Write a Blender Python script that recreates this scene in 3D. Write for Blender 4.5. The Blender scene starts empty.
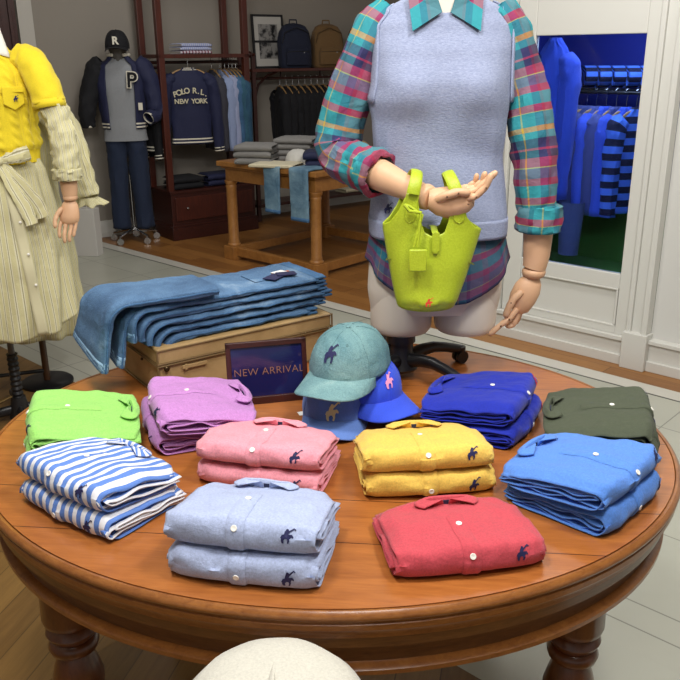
import bpy, bmesh, math, random
from mathutils import Vector, Matrix, noise
from math import sin, cos, pi, radians as R
sc = bpy.context.scene
COL = sc.collection
V = Vector
# ------------------------------------------------------------------ camera
FPX, PITCH, ROLL, CAMH = 814.6, .338, -.009, 1.6
w_ = V((0, cos(PITCH), -sin(PITCH))); u0 = V((0, sin(PITCH), cos(PITCH))); r0 = V((1, 0, 0))
r_ = cos(ROLL)*r0 + sin(ROLL)*u0; u_ = -sin(ROLL)*r0 + cos(ROLL)*u0
cam = bpy.data.cameras.new('camera'); camo = bpy.data.objects.new('camera', cam); COL.objects.link(camo)
camo.matrix_world = Matrix(((r_.x, u_.x, -w_.x, 0), (r_.y, u_.y, -w_.y, 0), (r_.z, u_.z, -w_.z, CAMH), (0, 0, 0, 1)))
cam.sensor_width = 36; cam.lens = FPX/680*36; cam.clip_start = .05; cam.clip_end = 60
sc.camera = camo
# ------------------------------------------------------------------ world, lights, exposure
wd = bpy.data.worlds.new('world'); sc.world = wd; wd.use_nodes = True
wd.node_tree.nodes['Background'].inputs[0].default_value = (1, .97, .93, 1)
wd.node_tree.nodes['Background'].inputs[1].default_value = .45
sc.view_settings.view_transform = 'Standard'; sc.view_settings.look = 'None'
sc.view_settings.gamma = 1; sc.view_settings.use_curve_mapping = False
sc.view_settings.exposure = -0.2
def area(name, loc, size, power, target=None, col=(1, .98, .955), spread=180):
    l = bpy.data.lights.new(name, 'AREA'); l.shape = 'SQUARE'; l.size = size; l.energy = power; l.color = col; l.spread = R(spread)
    o = bpy.data.objects.new(name, l); COL.objects.link(o); o.location = loc
    if target:
        o.rotation_euler = (V(target)-V(loc)).to_track_quat('-Z', 'Y').to_euler()
    return o
area('ceiling_lamp_light', (-.5, .9, 3.05), .35, 40, (-.1, 1.7, .8))
area('ceiling_lamp_light', (.9, 1.0, 3.05), .35, 40, (.2, 1.7, .8))
area('ceiling_lamp_light', (.2, .1, 3.05), .9, 36, (.2, 2.0, 1.0))
area('ceiling_lamp_light', (-1.0, 2.2, 3.05), .5, 26, (-1.2, 3.3, 1.2))
area('ceiling_lamp_light', (1.0, 3.2, 3.05), .6, 34, (1.2, 3.9, .6))
area('ceiling_lamp_light', (-.7, 5.2, 3.05), .5, 20, (-.4, 6.4, .6))
area('ceiling_lamp_light', (-1.2, 6.4, 3.05), .4, 8, (-1.6, 7.5, 1.0))
# ------------------------------------------------------------------ helpers
def tag(o, label=None, cat=None, group=None, kind=None):
    if label: o['label'] = label
    if cat: o['category'] = cat
    if group: o['group'] = group
    if kind: o['kind'] = kind
    return o
def thing(name, label, cat, loc=(0, 0, 0), rz=0, group=None):
    o = bpy.data.objects.new(name, None); COL.objects.link(o); o.location = loc; o.rotation_euler = (0, 0, rz); o.empty_display_size = .05
    return tag(o, label, cat, group)
class MB:
    """collects faces of one mesh"""
    def __init__(s): s.v = []; s.f = []; s.uv = []
    def add(s, vs, fs, uvs=None, M=None):
        b = len(s.v)
        s.v += [tuple(M @ V(p)) if M is not None else tuple(p) for p in vs]
        s.f += [tuple(i+b for i in f) for f in fs]
        s.uv += uvs if uvs else [[(0, 0)]*len(f) for f in fs]
        return s
    def grid(s, fn, nu, nv, cu=False, cv=False, M=None, uvfn=None):
        """fn(a,b) a,b in 0..1 -> point or (point, uv)"""
        vs = []; 
        NU = nu if cu else nu+1; NV = nv if cv else nv+1
        for i in range(NU):
            for j in range(NV):
                vs.append(fn(i/nu, j/nv))
        fs = []; uvs = []
        for i in range(nu):
            for j in range(nv):
                i2 = (i+1) % NU; j2 = (j+1) % NV
                fs.append((i*NV+j, i2*NV+j, i2*NV+j2, i*NV+j2))
                q = ((i/nu, j/nv), ((i+1)/nu, j/nv), ((i+1)/nu, (j+1)/nv), (i/nu, (j+1)/nv))
                uvs.append([uvfn(*t) if uvfn else t for t in q])
        return s.add(vs, fs, uvs, M)
    def box(s, c, sz, rz=0, M=None):
        x, y, z = sz[0]/2, sz[1]/2, sz[2]/2
        T = Matrix.Translation(c) @ Matrix.Rotation(rz, 4, 'Z')
        if M is not None: T = M @ T
        vs = [(a, b, d) for a in (-x, x) for b in (-y, y) for d in (-z, z)]
        return s.add(vs, [(0, 1, 3, 2), (4, 6, 7, 5), (0, 4, 5, 1), (2, 3, 7, 6), (0, 2, 6, 4), (1, 5, 7, 3)], None, T)
    def tube(s, pts, rad, n=10, cap=True, sx=1, M=None, up=None):
        """swept circle (rad scalar or list); sx flattens sideways"""
        pts = [V(p) for p in pts]; N = len(pts)
        if not hasattr(rad, '__len__'): rad = [rad]*N
        prev = None; vs = []; L = 0; ls = []
        for i, p in enumerate(pts):
            t = (pts[min(i+1, N-1)]-pts[max(i-1, 0)]).normalized()
            if prev is None:
                a = V(up) if up else (V((0, 0, 1)) if abs(t.z) < .9 else V((1, 0, 0)))
            else: a = prev
            a = (a-t*a.dot(t)).normalized(); prev = a; b = t.cross(a)
            if i: L += (p-pts[i-1]).length
            ls.append(L)
            for k in range(n):
                th = 2*pi*k/n
                vs.append(p + rad[i]*(cos(th)*a + sx*sin(th)*b))
        fs = []; uvs = []
        for i in range(N-1):
            for k in range(n):
                k2 = (k+1) % n
                fs.append((i*n+k, i*n+k2, (i+1)*n+k2, (i+1)*n+k)); r = rad[0]*2*pi
                uvs.append([(k/n*r, ls[i]), ((k+1)/n*r, ls[i]), ((k+1)/n*r, ls[i+1]), (k/n*r, ls[i+1])])
        if cap:
            fs.append(tuple(range(n))[::-1]); uvs.append([(0, 0)]*n)
            fs.append(tuple((N-1)*n+k for k in range(n))); uvs.append([(0, 0)]*n)
        return s.add(vs, fs, uvs, M)
    def lathe(s, prof, n=32, M=None, sx=1, sy=1):
        """prof list of (r,z)"""
        m = len(prof)-1
        def fn(a, b):
            t = b*m; i = min(int(t), m-1); fr = t-i
            r = prof[i][0]*(1-fr)+prof[i+1][0]*fr; z = prof[i][1]*(1-fr)+prof[i+1][1]*fr
            return (r*cos(2*pi*a)*sx, r*sin(2*pi*a)*sy, z)
        return s.grid(fn, n, m, cu=True, M=M)
    def prism(s, poly, z0, z1, M=None):
        n = len(poly)
        vs = [(x, y, z0) for x, y in poly]+[(x, y, z1) for x, y in poly]
        fs = [tuple(range(n))[::-1], tuple(range(n, 2*n))]+[(i, (i+1) % n, n+(i+1) % n, n+i) for i in range(n)]
        return s.add(vs, fs, None, M)
    def ball(s, c, r, n=12, M=None, sc_=(1, 1, 1)):
        def fn(a, b):
            th = 2*pi*a; ph = pi*(b-.5)*.998
            return (c[0]+r*sc_[0]*cos(ph)*cos(th), c[1]+r*sc_[1]*cos(ph)*sin(th), c[2]+r*sc_[2]*sin(ph))
        return s.grid(fn, n, max(6, n//2), cu=True, M=M)
    def build(s, name, mat, parent=None, smooth=True, bevel=0, solid=0, sub=0, world=False, loc=None, offset=-1):
        me = bpy.data.meshes.new(name)
        vs = s.v
        if world and parent is not None:
            Mi = (Matrix.Translation(parent.location) @ Matrix.Rotation(parent.rotation_euler.z, 4, 'Z')).inverted()
            vs = [tuple(Mi @ V(p)) for p in vs]
        me.from_pydata(vs, [], s.f)
        uvl = me.uv_layers.new(name='UVMap')
        k = 0
        flat = [c for f in s.uv for q in f for c in q]
        uvl.data.foreach_set('uv', flat)
        me.validate()
        if smooth:
            me.polygons.foreach_set('use_smooth', [True]*len(me.polygons))
            try: me.set_sharp_from_angle(angle=R(42))
            except Exception: pass
        me.materials.append(mat)
        o = bpy.data.objects.new(name, me); COL.objects.link(o)
        if parent is not None: o.parent = parent
        if loc is not None: o.location = loc
        if bevel:
            m = o.modifiers.new('bevel', 'BEVEL'); m.width = bevel; m.segments = 2; m.limit_method = 'ANGLE'; m.angle_limit = R(40)
        if solid:
            m = o.modifiers.new('solid', 'SOLIDIFY'); m.thickness = solid; m.offset = offset
        if sub:
            m = o.modifiers.new('sub', 'SUBSURF'); m.levels = sub; m.render_levels = sub
        return o
def nz(x, y=0, z=0): return noise.noise(V((x, y, z)))
def sstep(a, b, x):
    t = max(0, min(1, (x-a)/(b-a))); return t*t*(3-2*t)
def interp(tab, t):
    """tab list of (key, values...) ascending; smooth-ish linear"""
    if t <= tab[0][0]: return tab[0][1:]
    for p, q in zip(tab, tab[1:]):
        if t <= q[0]:
            k = (t-p[0])/(q[0]-p[0]); k = k*k*(3-2*k)*.5+k*.5
            return tuple(a+(b-a)*k for a, b in zip(p[1:], q[1:]))
    return tab[-1][1:]
def text_mesh(name, txt, size, mat, M, parent=None, extrude=.001, world=True, ch=0, bold=0, label=None, shear=0):
    c = bpy.data.curves.new(name, 'FONT'); c.body = txt; c.size = size; c.extrude = extrude; c.align_x = 'CENTER'; c.align_y = 'CENTER'; c.offset = bold
    c.space_character = 1+ch
    o = bpy.data.objects.new('tmp', c); COL.objects.link(o)
    bpy.context.view_layer.update()
    me = bpy.data.meshes.new_from_object(o.evaluated_get(bpy.context.evaluated_depsgraph_get()))
    bpy.data.objects.remove(o)
    if world and parent is not None:
        M = (Matrix.Translation(parent.location) @ Matrix.Rotation(parent.rotation_euler.z, 4, 'Z')).inverted() @ M
    me.transform(M); me.materials.clear(); me.materials.append(mat)
    o = bpy.data.objects.new(name, me); COL.objects.link(o)
    if parent is not None: o.parent = parent
    return o
# ------------------------------------------------------------------ materials
def srgb(h):
    if isinstance(h, str):
        h = h.lstrip('#'); h = [int(h[i:i+2], 16)/255 for i in (0, 2, 4)]
    return tuple((c/12.92 if c <= .04045 else ((c+.055)/1.055)**2.4) for c in h)+(1,)
class NT:
    def __init__(s, name):
        s.m = bpy.data.materials.new(name); s.m.use_nodes = True; s.t = s.m.node_tree; s.n = s.t.nodes; s.b = s.n['Principled BSDF']
        s.co = s.n.new('ShaderNodeTexCoord')
    def set(s, **k):
        for a, v in k.items():
            s.link(v, s.b.inputs[a.replace('_', ' ')])
        return s
    def link(s, v, inp):
        if isinstance(v, bpy.types.NodeSocket): s.t.links.new(v, inp)
        else: inp.default_value = v
    def node(s, typ, ins={}, out=0, **props):
        n = s.n.new('ShaderNode'+typ)
        for k, v in props.items(): setattr(n, k, v)
        for k, v in ins.items(): s.link(v, n.inputs[k])
        return n.outputs[out]
    def obj(s): return s.co.outputs['Object']
    def uvc(s): return s.co.outputs['UV']
    def math(s, op, a, b=0, c=0): return s.node('Math', {0: a, 1: b, 2: c}, operation=op)
    def map(s, vec, scale=(1, 1, 1), rot=(0, 0, 0), loc=(0, 0, 0)): return s.node('Mapping', {'Vector': vec, 'Scale': scale, 'Rotation': rot, 'Location': loc})
    def noise(s, vec, scale, detail=3, rough=.5, dist=0): return s.node('TexNoise', {'Vector': vec, 'Scale': scale, 'Detail': detail, 'Roughness': rough, 'Distortion': dist})
    def mix(s, f, a, b, mode='MIX'): 
        n = s.n.new('ShaderNodeMix'); n.data_type = 'RGBA'; n.blend_type = mode
        s.link(f, n.inputs['Factor']); s.link(a, n.inputs['A'] if False else n.inputs[6]); s.link(b, n.inputs[7]); return n.outputs[2]
    def ramp(s, f, stops, interp='LINEAR'):
        n = s.n.new('ShaderNodeValToRGB'); n.color_ramp.interpolation = interp
        e = n.color_ramp.elements
        while len(e) < len(stops): e.new(.5)
        for el, (p, c) in zip(e, stops): el.position = p; el.color = c
        s.link(f, n.inputs[0]); return n.outputs[0]
    def bump(s, h, strength=.3, dist=.01):
        n = s.n.new('ShaderNodeBump'); n.inputs['Strength'].default_value = strength; n.inputs['Distance'].default_value = dist
        s.link(h, n.inputs['Height']); s.t.links.new(n.outputs[0], s.b.inputs['Normal'])
    def sep(s, vec): 
        n = s.n.new('ShaderNodeSeparateXYZ'); s.link(vec, n.inputs[0]); return n.outputs
_c = {}
def plain(name, col, rough=.5, metal=0, **k):
    if name in _c: return _c[name]
    m = NT(name); m.set(Base_Color=srgb(col), Roughness=rough, Metallic=metal)
    nn = m.noise(m.obj(), 60, 2); m.bump(nn, .04, .002)
    if k: m.set(**k)
    _c[name] = m.m; return m.m
def fabric(name, col, var=.10, wr=.5, rough=.85, weave=900):
    if name in _c: return _c[name]
    m = NT(name); c = srgb(col); d = tuple(x*(1-var*1.6) for x in c[:3])+(1,); l = tuple(min(1, x*(1+var)) for x in c[:3])+(1,)
    v = m.obj()
    n1 = m.noise(m.map(v, (1, 1, 1)), 260, 3, .7)
    m.set(Base_Color=m.ramp(n1, [(.3, d), (.7, l)]), Roughness=rough, Sheen_Weight=.12*min(1, 4*max(c[:3])))
    n2 = m.noise(v, 22, 4, .55, .6); n3 = m.noise(v, weave, 1)
    m.bump(m.math('ADD', m.math('MULTIPLY', n2, wr), m.math('MULTIPLY', n3, .10)), .55, .012)
    _c[name] = m.m; return m.m
def wood(name, c1, c2, scale=(1, 12, 12), rough=.35, seams=None, seamaxis=1, coat=0, n=6.0, c3=None):
    if name in _c: return _c[name]
    m = NT(name); v = m.map(m.obj(), scale)
    n1 = m.noise(v, n, 5, .6, .8); n2 = m.noise(v, n*5, 3, .6)
    f = m.math('ADD', m.math('MULTIPLY', n1, .7), m.math('MULTIPLY', n2, .3))
    col = m.ramp(f, [(.32, srgb(c1)), (.68, srgb(c2))])
    if seams:
        y = m.sep(m.obj())[seamaxis]
        acc = None
        for s_ in seams:
            q = m.math('LESS_THAN', m.math('ABSOLUTE', m.math('SUBTRACT', y, s_)), .0011)
            acc = q if acc is None else m.math('MAXIMUM', acc, q)
        col = m.mix(acc, col, srgb(c3 or '#3a1808'))
    m.set(Base_Color=col, Roughness=rough)
    if coat: m.set(Coat_Weight=coat, Coat_Roughness=.15)
    m.bump(f, .08, .003)
    _c[name] = m.m; return m.m
def stripes(name, pairs, period, axis=0, wr=.5, soft=0, rough=.85, coord='UV'):
    """pairs: colour ramp stops across one period (u in metres)"""
    if name in _c: return _c[name]
    m = NT(name); x = m.sep(m.uvc() if coord == 'UV' else m.obj())[axis]
    f = m.math('FRACT', m.math('DIVIDE', x, period))
    col = m.ramp(f, [(p, srgb(c)) for p, c in pairs], 'CONSTANT' if not soft else 'LINEAR')
    n1 = m.noise(m.obj(), 300, 2, .7)
    col = m.mix(.12, col, m.ramp(n1, [(.3, (0, 0, 0, 1)), (.7, (1, 1, 1, 1))]), 'SOFT_LIGHT')
    m.set(Base_Color=col, Roughness=rough)
    n2 = m.noise(m.obj(), 22, 4, .55, .6); m.bump(n2, .4*wr*2, .01)
    _c[name] = m.m; return m.m
def plaid(name, P=.25, dark=1.0):
    m = NT(name); s = m.sep(m.uvc())
    fu = m.math('FRACT', m.math('DIVIDE', s[0], .16)); fv = m.math('FRACT', m.math('DIVIDE', s[1], P))
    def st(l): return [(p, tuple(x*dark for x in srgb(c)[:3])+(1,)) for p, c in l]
    warp = m.ramp(fu, st([(0, '#6f5f78'), (.16, '#7f3a60'), (.20, '#24407a'), (.30, '#2d9aa8'), (.44, '#d8c84a'), (.46, '#2d9aa8'), (.56, '#1e2c60'), (.62, '#7d6a80'), (.80, '#b02c58'), (.88, '#6f5f78')]), 'CONSTANT')
    weft = m.ramp(fv, st([(0, '#2fa6ac'), (.13, '#c8284c'), (.21, '#d4c85a'), (.215, '#37a5ad'), (.36, '#e0a83c'), (.42, '#37a5ad'), (.50, '#40285a'), (.60, '#c8284c'), (.625, '#33204c'), (.70, '#c42850'), (.80, '#d4c85a'), (.812, '#84688a'), (.92, '#c42850')]), 'CONSTANT')
    col = m.mix(.56, warp, weft)
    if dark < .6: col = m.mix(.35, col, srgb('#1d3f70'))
    m.set(Base_Color=col, Roughness=.85)
    n2 = m.noise(m.obj(), 20, 4, .55, .6); m.bump(n2, .5, .012)
    _c[name] = m.m; return m.m
def denim(name, c1, c2, c3='#b8cbdc'):
    if name in _c: return _c[name]
    m = NT(name); v = m.obj()
    n1 = m.noise(v, 7, 4, .6, .5); n2 = m.noise(m.map(v, (1, 1, 1)), 350, 2, .8)
    col = m.ramp(n1, [(.30, srgb(c1)), (.62, srgb(c2)), (.85, srgb(c3))])
    col = m.mix(.35, col, m.ramp(n2, [(.3, (.05, .07, .12, 1)), (.7, (.9, .95, 1, 1))]), 'SOFT_LIGHT')
    m.set(Base_Color=col, Roughness=.9); n3 = m.noise(v, 30, 4, .6, .8)
    m.bump(m.math('ADD', n3, m.math('MULTIPLY', n2, .2)), .6, .008)
    _c[name] = m.m; return m.m

navy_th = plain('navy_thread', '#1d1f4e', .7)
button_m = plain('button_shell', '#efece2', .25)
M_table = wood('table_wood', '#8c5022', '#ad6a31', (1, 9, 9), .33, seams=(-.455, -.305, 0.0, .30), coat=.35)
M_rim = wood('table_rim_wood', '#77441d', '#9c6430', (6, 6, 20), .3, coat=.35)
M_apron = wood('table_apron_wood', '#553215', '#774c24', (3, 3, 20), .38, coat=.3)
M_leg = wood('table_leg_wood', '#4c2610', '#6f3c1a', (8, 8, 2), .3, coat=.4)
M_mahog = wood('mahogany', '#3a170f', '#552417', (8, 8, 1), .38)
M_mahogd = wood('mahogany_dark', '#2e120d', '#431b13', (2, 8, 8), .38)
M_oak = wood('oak', '#8a5a28', '#a8743a', (3, 3, 3), .45)
M_white = plain('white_paint', '#d2d1ca', .45)
M_wallr = plain('wall_right_paint', '#d0cfca', .6)
M_wallb = plain('wall_back_paint', '#8e877d', .8)
M_chrome = plain('chrome', '#b0b0b0', .25, 1)
M_black = plain('black_metal', '#17171a', .38)
M_mann = wood('mannequin_wood', '#cfa27c', '#dcb28e', (2, 2, 2), .5, n=2)
M_cream = plain('cream_plastic', '#cfc7ba', .55)
M_plaid = plaid('plaid_cotton', .22, .70)
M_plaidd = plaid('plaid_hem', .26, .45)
M_jean = denim('denim_mid', '#34506f', '#537393', '#93a8ba')
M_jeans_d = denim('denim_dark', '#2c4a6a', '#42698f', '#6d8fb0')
M_beige = None
# ------------------------------------------------------------------ setting: floors
DA = V((.731, -.682, 0)); NA = V((.682, .731, 0))     # along the aisle, across it
RZA = math.atan2(DA.y, DA.x)
def slab(name, n0, n1, t0, t1, z, mat):
    mb = MB(); c = DA*((t0+t1)/2)+NA*((n0+n1)/2)
    mb.box((0, 0, 0), (t1-t0, n1-n0, .1))
    o = mb.build(name, mat, smooth=False); o.location = (c.x, c.y, z-.05); o.rotation_euler = (0, 0, RZA)
    return tag(o, kind='structure')
mt = NT('tile_floor')
def lines(m, coord, ps, w):
    acc = None
    for p in ps:
        q = m.math('LESS_THAN', m.math('ABSOLUTE', m.math('SUBTRACT', coord, p)), w)
        acc = q if acc is None else m.math('MAXIMUM', acc, q)
    return acc
so = mt.sep(mt.obj())        # object coords: x along aisle (centre), y across (centre n=2.9)
nc = 2.90
ly = lines(mt, so[1], [2.034-nc, 2.147-nc, 2.573-nc, 2.998-nc, 3.42-nc], .003)
lx = mt.math('LESS_THAN', mt.math('FRACT', mt.math('DIVIDE', mt.math('ADD', so[0], 40.66), .68)), .009)
bord = lines(mt, so[1], [3.755-nc], .007)
inner = mt.math('LESS_THAN', mt.math('ABSOLUTE', mt.math('SUBTRACT', so[1], 2.62-nc)), 1.13)
lx = mt.math('MULTIPLY', lx, inner)
nt_ = mt.noise(mt.obj(), 1.5, 4)
base = mt.ramp(nt_, [(.3, srgb('#a9aa9c')), (.7, srgb('#bcbcae'))])
isb = mt.math('GREATER_THAN', so[1], 3.755-nc)
base = mt.mix(isb, base, srgb('#c9c6bb'))
g = mt.math('MAXIMUM', ly, lx)
base = mt.mix(g, base, srgb('#85857a')); base = mt.mix(bord, base, srgb('#4a4a46'))
mt.set(Base_Color=base, Roughness=.28)
def planks(name, c1, c2, rot, wd_=.12, rough=.4):
    m = NT(name); v = m.map(m.obj(), (1, 1, 1), (0, 0, rot))
    s = m.sep(v)
    row = m.math('FLOOR', m.math('DIVIDE', s[1], wd_))
    rn = m.node('TexWhiteNoise', {'W': row}, noise_dimensions='1D')
    xs = m.math('ADD', s[0], m.math('MULTIPLY', rn, 1.3))
    col_ = m.math('FLOOR', m.math('DIVIDE', xs, 1.1))
    rn2 = m.node('TexWhiteNoise', {'W': m.math('ADD', m.math('MULTIPLY', col_, 7.3), row)}, noise_dimensions='1D')
    n1 = m.noise(m.map(v, (1.5, 16, 1)), 4, 5, .6, .5)
    f = m.math('ADD', m.math('MULTIPLY', n1, .6), m.math('MULTIPLY', rn2, .4))
    c = m.ramp(f, [(.25, srgb(c1)), (.75, srgb(c2))])
    e = m.math('LESS_THAN', m.math('FRACT', m.math('DIVIDE', s[1], wd_)), .03)
    e2 = m.math('LESS_THAN', m.math('FRACT', m.math('DIVIDE', xs, 1.1)), .004)
    c = m.mix(m.math('MULTIPLY', m.math('MAXIMUM', e, e2), .6), c, srgb('#2c1a0c'))
    m.set(Base_Color=c, Roughness=rough); m.bump(f, .05, .002)
    return m.m
M_pl1 = planks('floor_planks_far', '#7c5026', '#9c6c38', 0)
M_pl2 = planks('floor_planks_near', '#6f5028', '#93703c', R(60))
M_pl3 = planks('floor_planks_wall', '#8a6236', '#a97f4c', 0)
slab('floor', 1.93, 3.87, -9, 9, 0, mt.m)
slab('floor', 3.87, 12, -10, 9, 0, M_pl1)
slab('floor', -5, 1.93, -9, -1.8, 0, M_pl2)
slab('floor', -5, 1.55, -1.8, 9, 0, M_pl2)
slab('floor', 1.55, 1.93, -1.8, 9, 0, plain('tile_plain', '#b3b4a6', .28))
# ------------------------------------------------------------------ setting: right wall with a glazed door panel
PH = -.740; WP = V((.963, 4.635, 0)); WX = V((cos(PH), sin(PH), 0)); WN = V((-sin(PH), cos(PH), 0))  # WN points away from camera
MW = Matrix(((WX.x, WN.x, 0, WP.x), (WX.y, WN.y, 0, WP.y), (0, 0, 1, 0), (0, 0, 0, 1)))             # local: x along wall, y into wall
def wallpart(name, mat, boxes, kind='structure', bevel=0, parent=None):
    mb = MB()
    for x0, x1, y0, y1, z0, z1 in boxes:
        mb.box(((x0+x1)/2, (y0+y1)/2, (z0+z1)/2), (x1-x0, y1-y0, z1-z0), M=MW)
    o = mb.build(name, mat, parent, smooth=False, bevel=bevel)
    if kind and parent is None: o['kind'] = kind
    return o
H = 3.2
wallpart('wall_right', M_wallr, [(.89, 6, .03, .16, 0, H), (-.25, 0.0, .03, .16, 0, H), (0, .89, .03, .16, 1.86, H)])
# door leaf (frame around the glass)
dr = MB()
for x0, x1, y0, y1, z0, z1 in [(0, .109, .0, .04, .16, 1.86), (.703, .765, 0, .04, .16, 1.86), (.109, .703, 0, .04, 1.68, 1.86), (.109, .703, 0, .04, .41, .49), (.109, .703, 0, .04, .16, .20), (.109, .703, .018, .04, .20, .41)]:
    dr.box(((x0+x1)/2, (y0+y1)/2, (z0+z1)/2), (x1-x0, y1-y0, z1-z0), M=MW)
door = dr.build('door_1', M_white, smooth=False, bevel=.004); door['kind'] = 'structure'
dm = MB()
for x0, x1, z0, z1 in [(.112, .700, .400, .412), (.112, .700, .198, .210), (.112, .124, .21, .40), (.688, .700, .21, .40)]:
    dm.box(((x0+x1)/2, .008, (z0+z1)/2), (x1-x0, .02, z1-z0), M=MW)
dm.build('panel_moulding', M_white, door, smooth=False, bevel=.004)
mgl = NT('tinted_glass'); mgl.set(Base_Color=(.62, .74, 1, 1), Roughness=.02, Transmission_Weight=1.0, IOR=1.15)
gl = MB().box((.406, .02, 1.085), (.594, .006, 1.19), M=MW).build('glass_pane', mgl.m, door, smooth=False)
wallpart('trim_1', M_white, [(.775, .80, -.03, .03, .19, H), (.80, .86, -.015, .03, .19, H), (.86, .89, -.04, .03, .19, H)], bevel=.004)
wallpart('trim_2', M_white, [(.768, .90, -.052, .03, 0, .20)], bevel=.004)
wallpart('trim_3', M_white, [(-.03, -.006, -.02, .03, .16, H)], bevel=.004)
wallpart('wall_end', M_wallr, [(-.30, -.25, .0, 1.0, 0, H)])
wallpart('baseboard_right', M_white, [(-.25, .768, -.008, .03, 0, .135), (-.25, .768, -.026, .03, .135, .16), (-.25, .768, -.022, .03, 0, .055),
                                      (.90, 6, -.008, .03, 0, .15), (.90, 6, -.026, .03, .15, .172), (.90, 6, -.024, .03, 0, .055)], bevel=.003)
# display recess behind the glass
M_rblue = plain('recess_blue', '#17268a', .8); M_rgreen = plain('recess_green', '#3c7228', .8); M_lblue = plain('recess_light_blue', '#4a7fe0', .8)
wallpart('wall_recess', M_rblue, [(-.24, 1.6, .85, .9, .2, 2.1), (-.24, -.20, .05, .85, .2, 2.1), (1.6, 1.65, .05, .85, .2, 2.1), (-.3, 1.6, .05, .9, 1.9, 1.95)])
wallpart('floor_recess', M_rgreen, [(-.24, 1.6, .05, .86, .2, .42)])
area('recess_fill_light', tuple(MW @ V((.5, .25, 1.85))), .5, 9, tuple(MW @ V((.5, .6, .6))), (.75, .85, 1))  # unseen fill light, added to brighten the clothes and back of the recess
# ------------------------------------------------------------------ setting: back wall
A2 = R(36.5); FW = V((-1.498, 7.317, 0)); BX = V((cos(A2), sin(A2), 0)); BN = V((-sin(A2), cos(A2), 0))
MBk = Matrix(((BX.x, BN.x, 0, FW.x), (BX.y, BN.y, 0, FW.y), (0, 0, 1, 0), (0, 0, 0, 1)))   # local x along back wall, y into it, origin wardrobe front left
def bwpart(name, mat, boxes, bevel=0, kind='structure', parent=None, smooth=False):
    mb = MB()
    for x0, x1, y0, y1, z0, z1 in boxes: mb.box(((x0+x1)/2, (y0+y1)/2, (z0+z1)/2), (x1-x0, y1-y0, z1-z0), M=MBk)
    o = mb.build(name, mat, parent, smooth=smooth, bevel=bevel, world=True)
    if kind and parent is None: o['kind'] = kind
    return o
WB = .60
bwpart('wall_back', M_wallb, [(-4, 4.6, WB, WB+.1, 0, H)])
bwpart('baseboard_back', M_white, [(-.86, -.02, WB-.02, WB, 0, .15), (-.86, -.02, WB-.035, WB, 0, .04), (.9, 4.6, WB-.02, WB, 0, .13)])
bwpart('trim_4', plain('trim_grey', '#b7b3aa', .6), [(-.98, -.86, WB-.05, WB, 0, H)])
bwpart('trim_5', M_mahogd, [(-1.18, -1.0, WB-.06, WB, 0, H), (-1.15, -1.12, WB-.08, WB, 0, H), (-1.06, -1.03, WB-.08, WB, 0, H)], bevel=.004)
slab('ceiling', -5, 9, -10, 9, H+.1, plain('ceiling_paint', '#d8d6d0', .9))
bwpart('wall_left', M_wallb, [(-4.1, -4, -6, WB+.1, 0, H)])
for k, p in enumerate([(-.5, .9), (.9, 1.0), (.2, .1), (-1.0, 2.2), (1.0, 3.2), (-.7, 5.2), (-1.2, 6.4)]): pass
# ------------------------------------------------------------------ display table
TC = V((-.032, 1.738, 0)); TA, TB, TH, TZ = .770, .647, -.105, .76
t = thing('display_table', 'large oval polished wooden table carrying the folded shirts', 'table', TC, TH)
def ell(off, a): return ((TA+off)*cos(a), (TB+off)*sin(a))
mb = MB(); n = 128
mb.grid(lambda a, b: (*[q*(.001+.999*b) for q in ell(0, 2*pi*a)], TZ), n, 4, cu=True)
mb.grid(lambda a, b: (*ell(0, 2*pi*a), TZ-.002*b), n, 1, cu=True)
mb.build('tabletop', M_table, t)
def rimprof(name, prof, mat):
    m = len(prof)-1
    mb = MB().grid(lambda a, b: (*ell(prof[round(b*m)][0], 2*pi*a), TZ+prof[round(b*m)][1]), n, m, cu=True)
    o = mb.build(name, mat, t); return o
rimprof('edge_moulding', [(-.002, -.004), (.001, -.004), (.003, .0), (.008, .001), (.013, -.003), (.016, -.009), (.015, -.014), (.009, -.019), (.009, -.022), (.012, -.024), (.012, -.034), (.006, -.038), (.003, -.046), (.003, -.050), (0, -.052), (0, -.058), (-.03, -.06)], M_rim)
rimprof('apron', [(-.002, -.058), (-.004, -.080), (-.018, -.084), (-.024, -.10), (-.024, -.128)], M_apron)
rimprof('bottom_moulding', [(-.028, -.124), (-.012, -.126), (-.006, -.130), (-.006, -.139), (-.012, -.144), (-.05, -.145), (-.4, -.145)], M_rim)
legp = [(.001, .0), (.03, .0), (.036, .03), (.028, .06), (.034, .10), (.055, .25), (.062, .34), (.050, .38), (.040, .405), (.056, .415), (.060, .427), (.054, .439), (.048, .443), (.056, .451), (.062, .463), (.056, .475), (.052, .479), (.062, .487), (.066, .50), (.062, .60), (.062, .618), (.001, .618)]
Ti = (Matrix.Translation(TC) @ Matrix.Rotation(TH, 4, 'Z')).inverted()
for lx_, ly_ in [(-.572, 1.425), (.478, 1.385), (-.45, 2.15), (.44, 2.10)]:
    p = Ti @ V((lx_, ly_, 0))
    MB().lathe([(r*.88, z) for r, z in legp], 28).build('leg', M_leg, t, loc=(p.x, p.y, 0))
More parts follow.
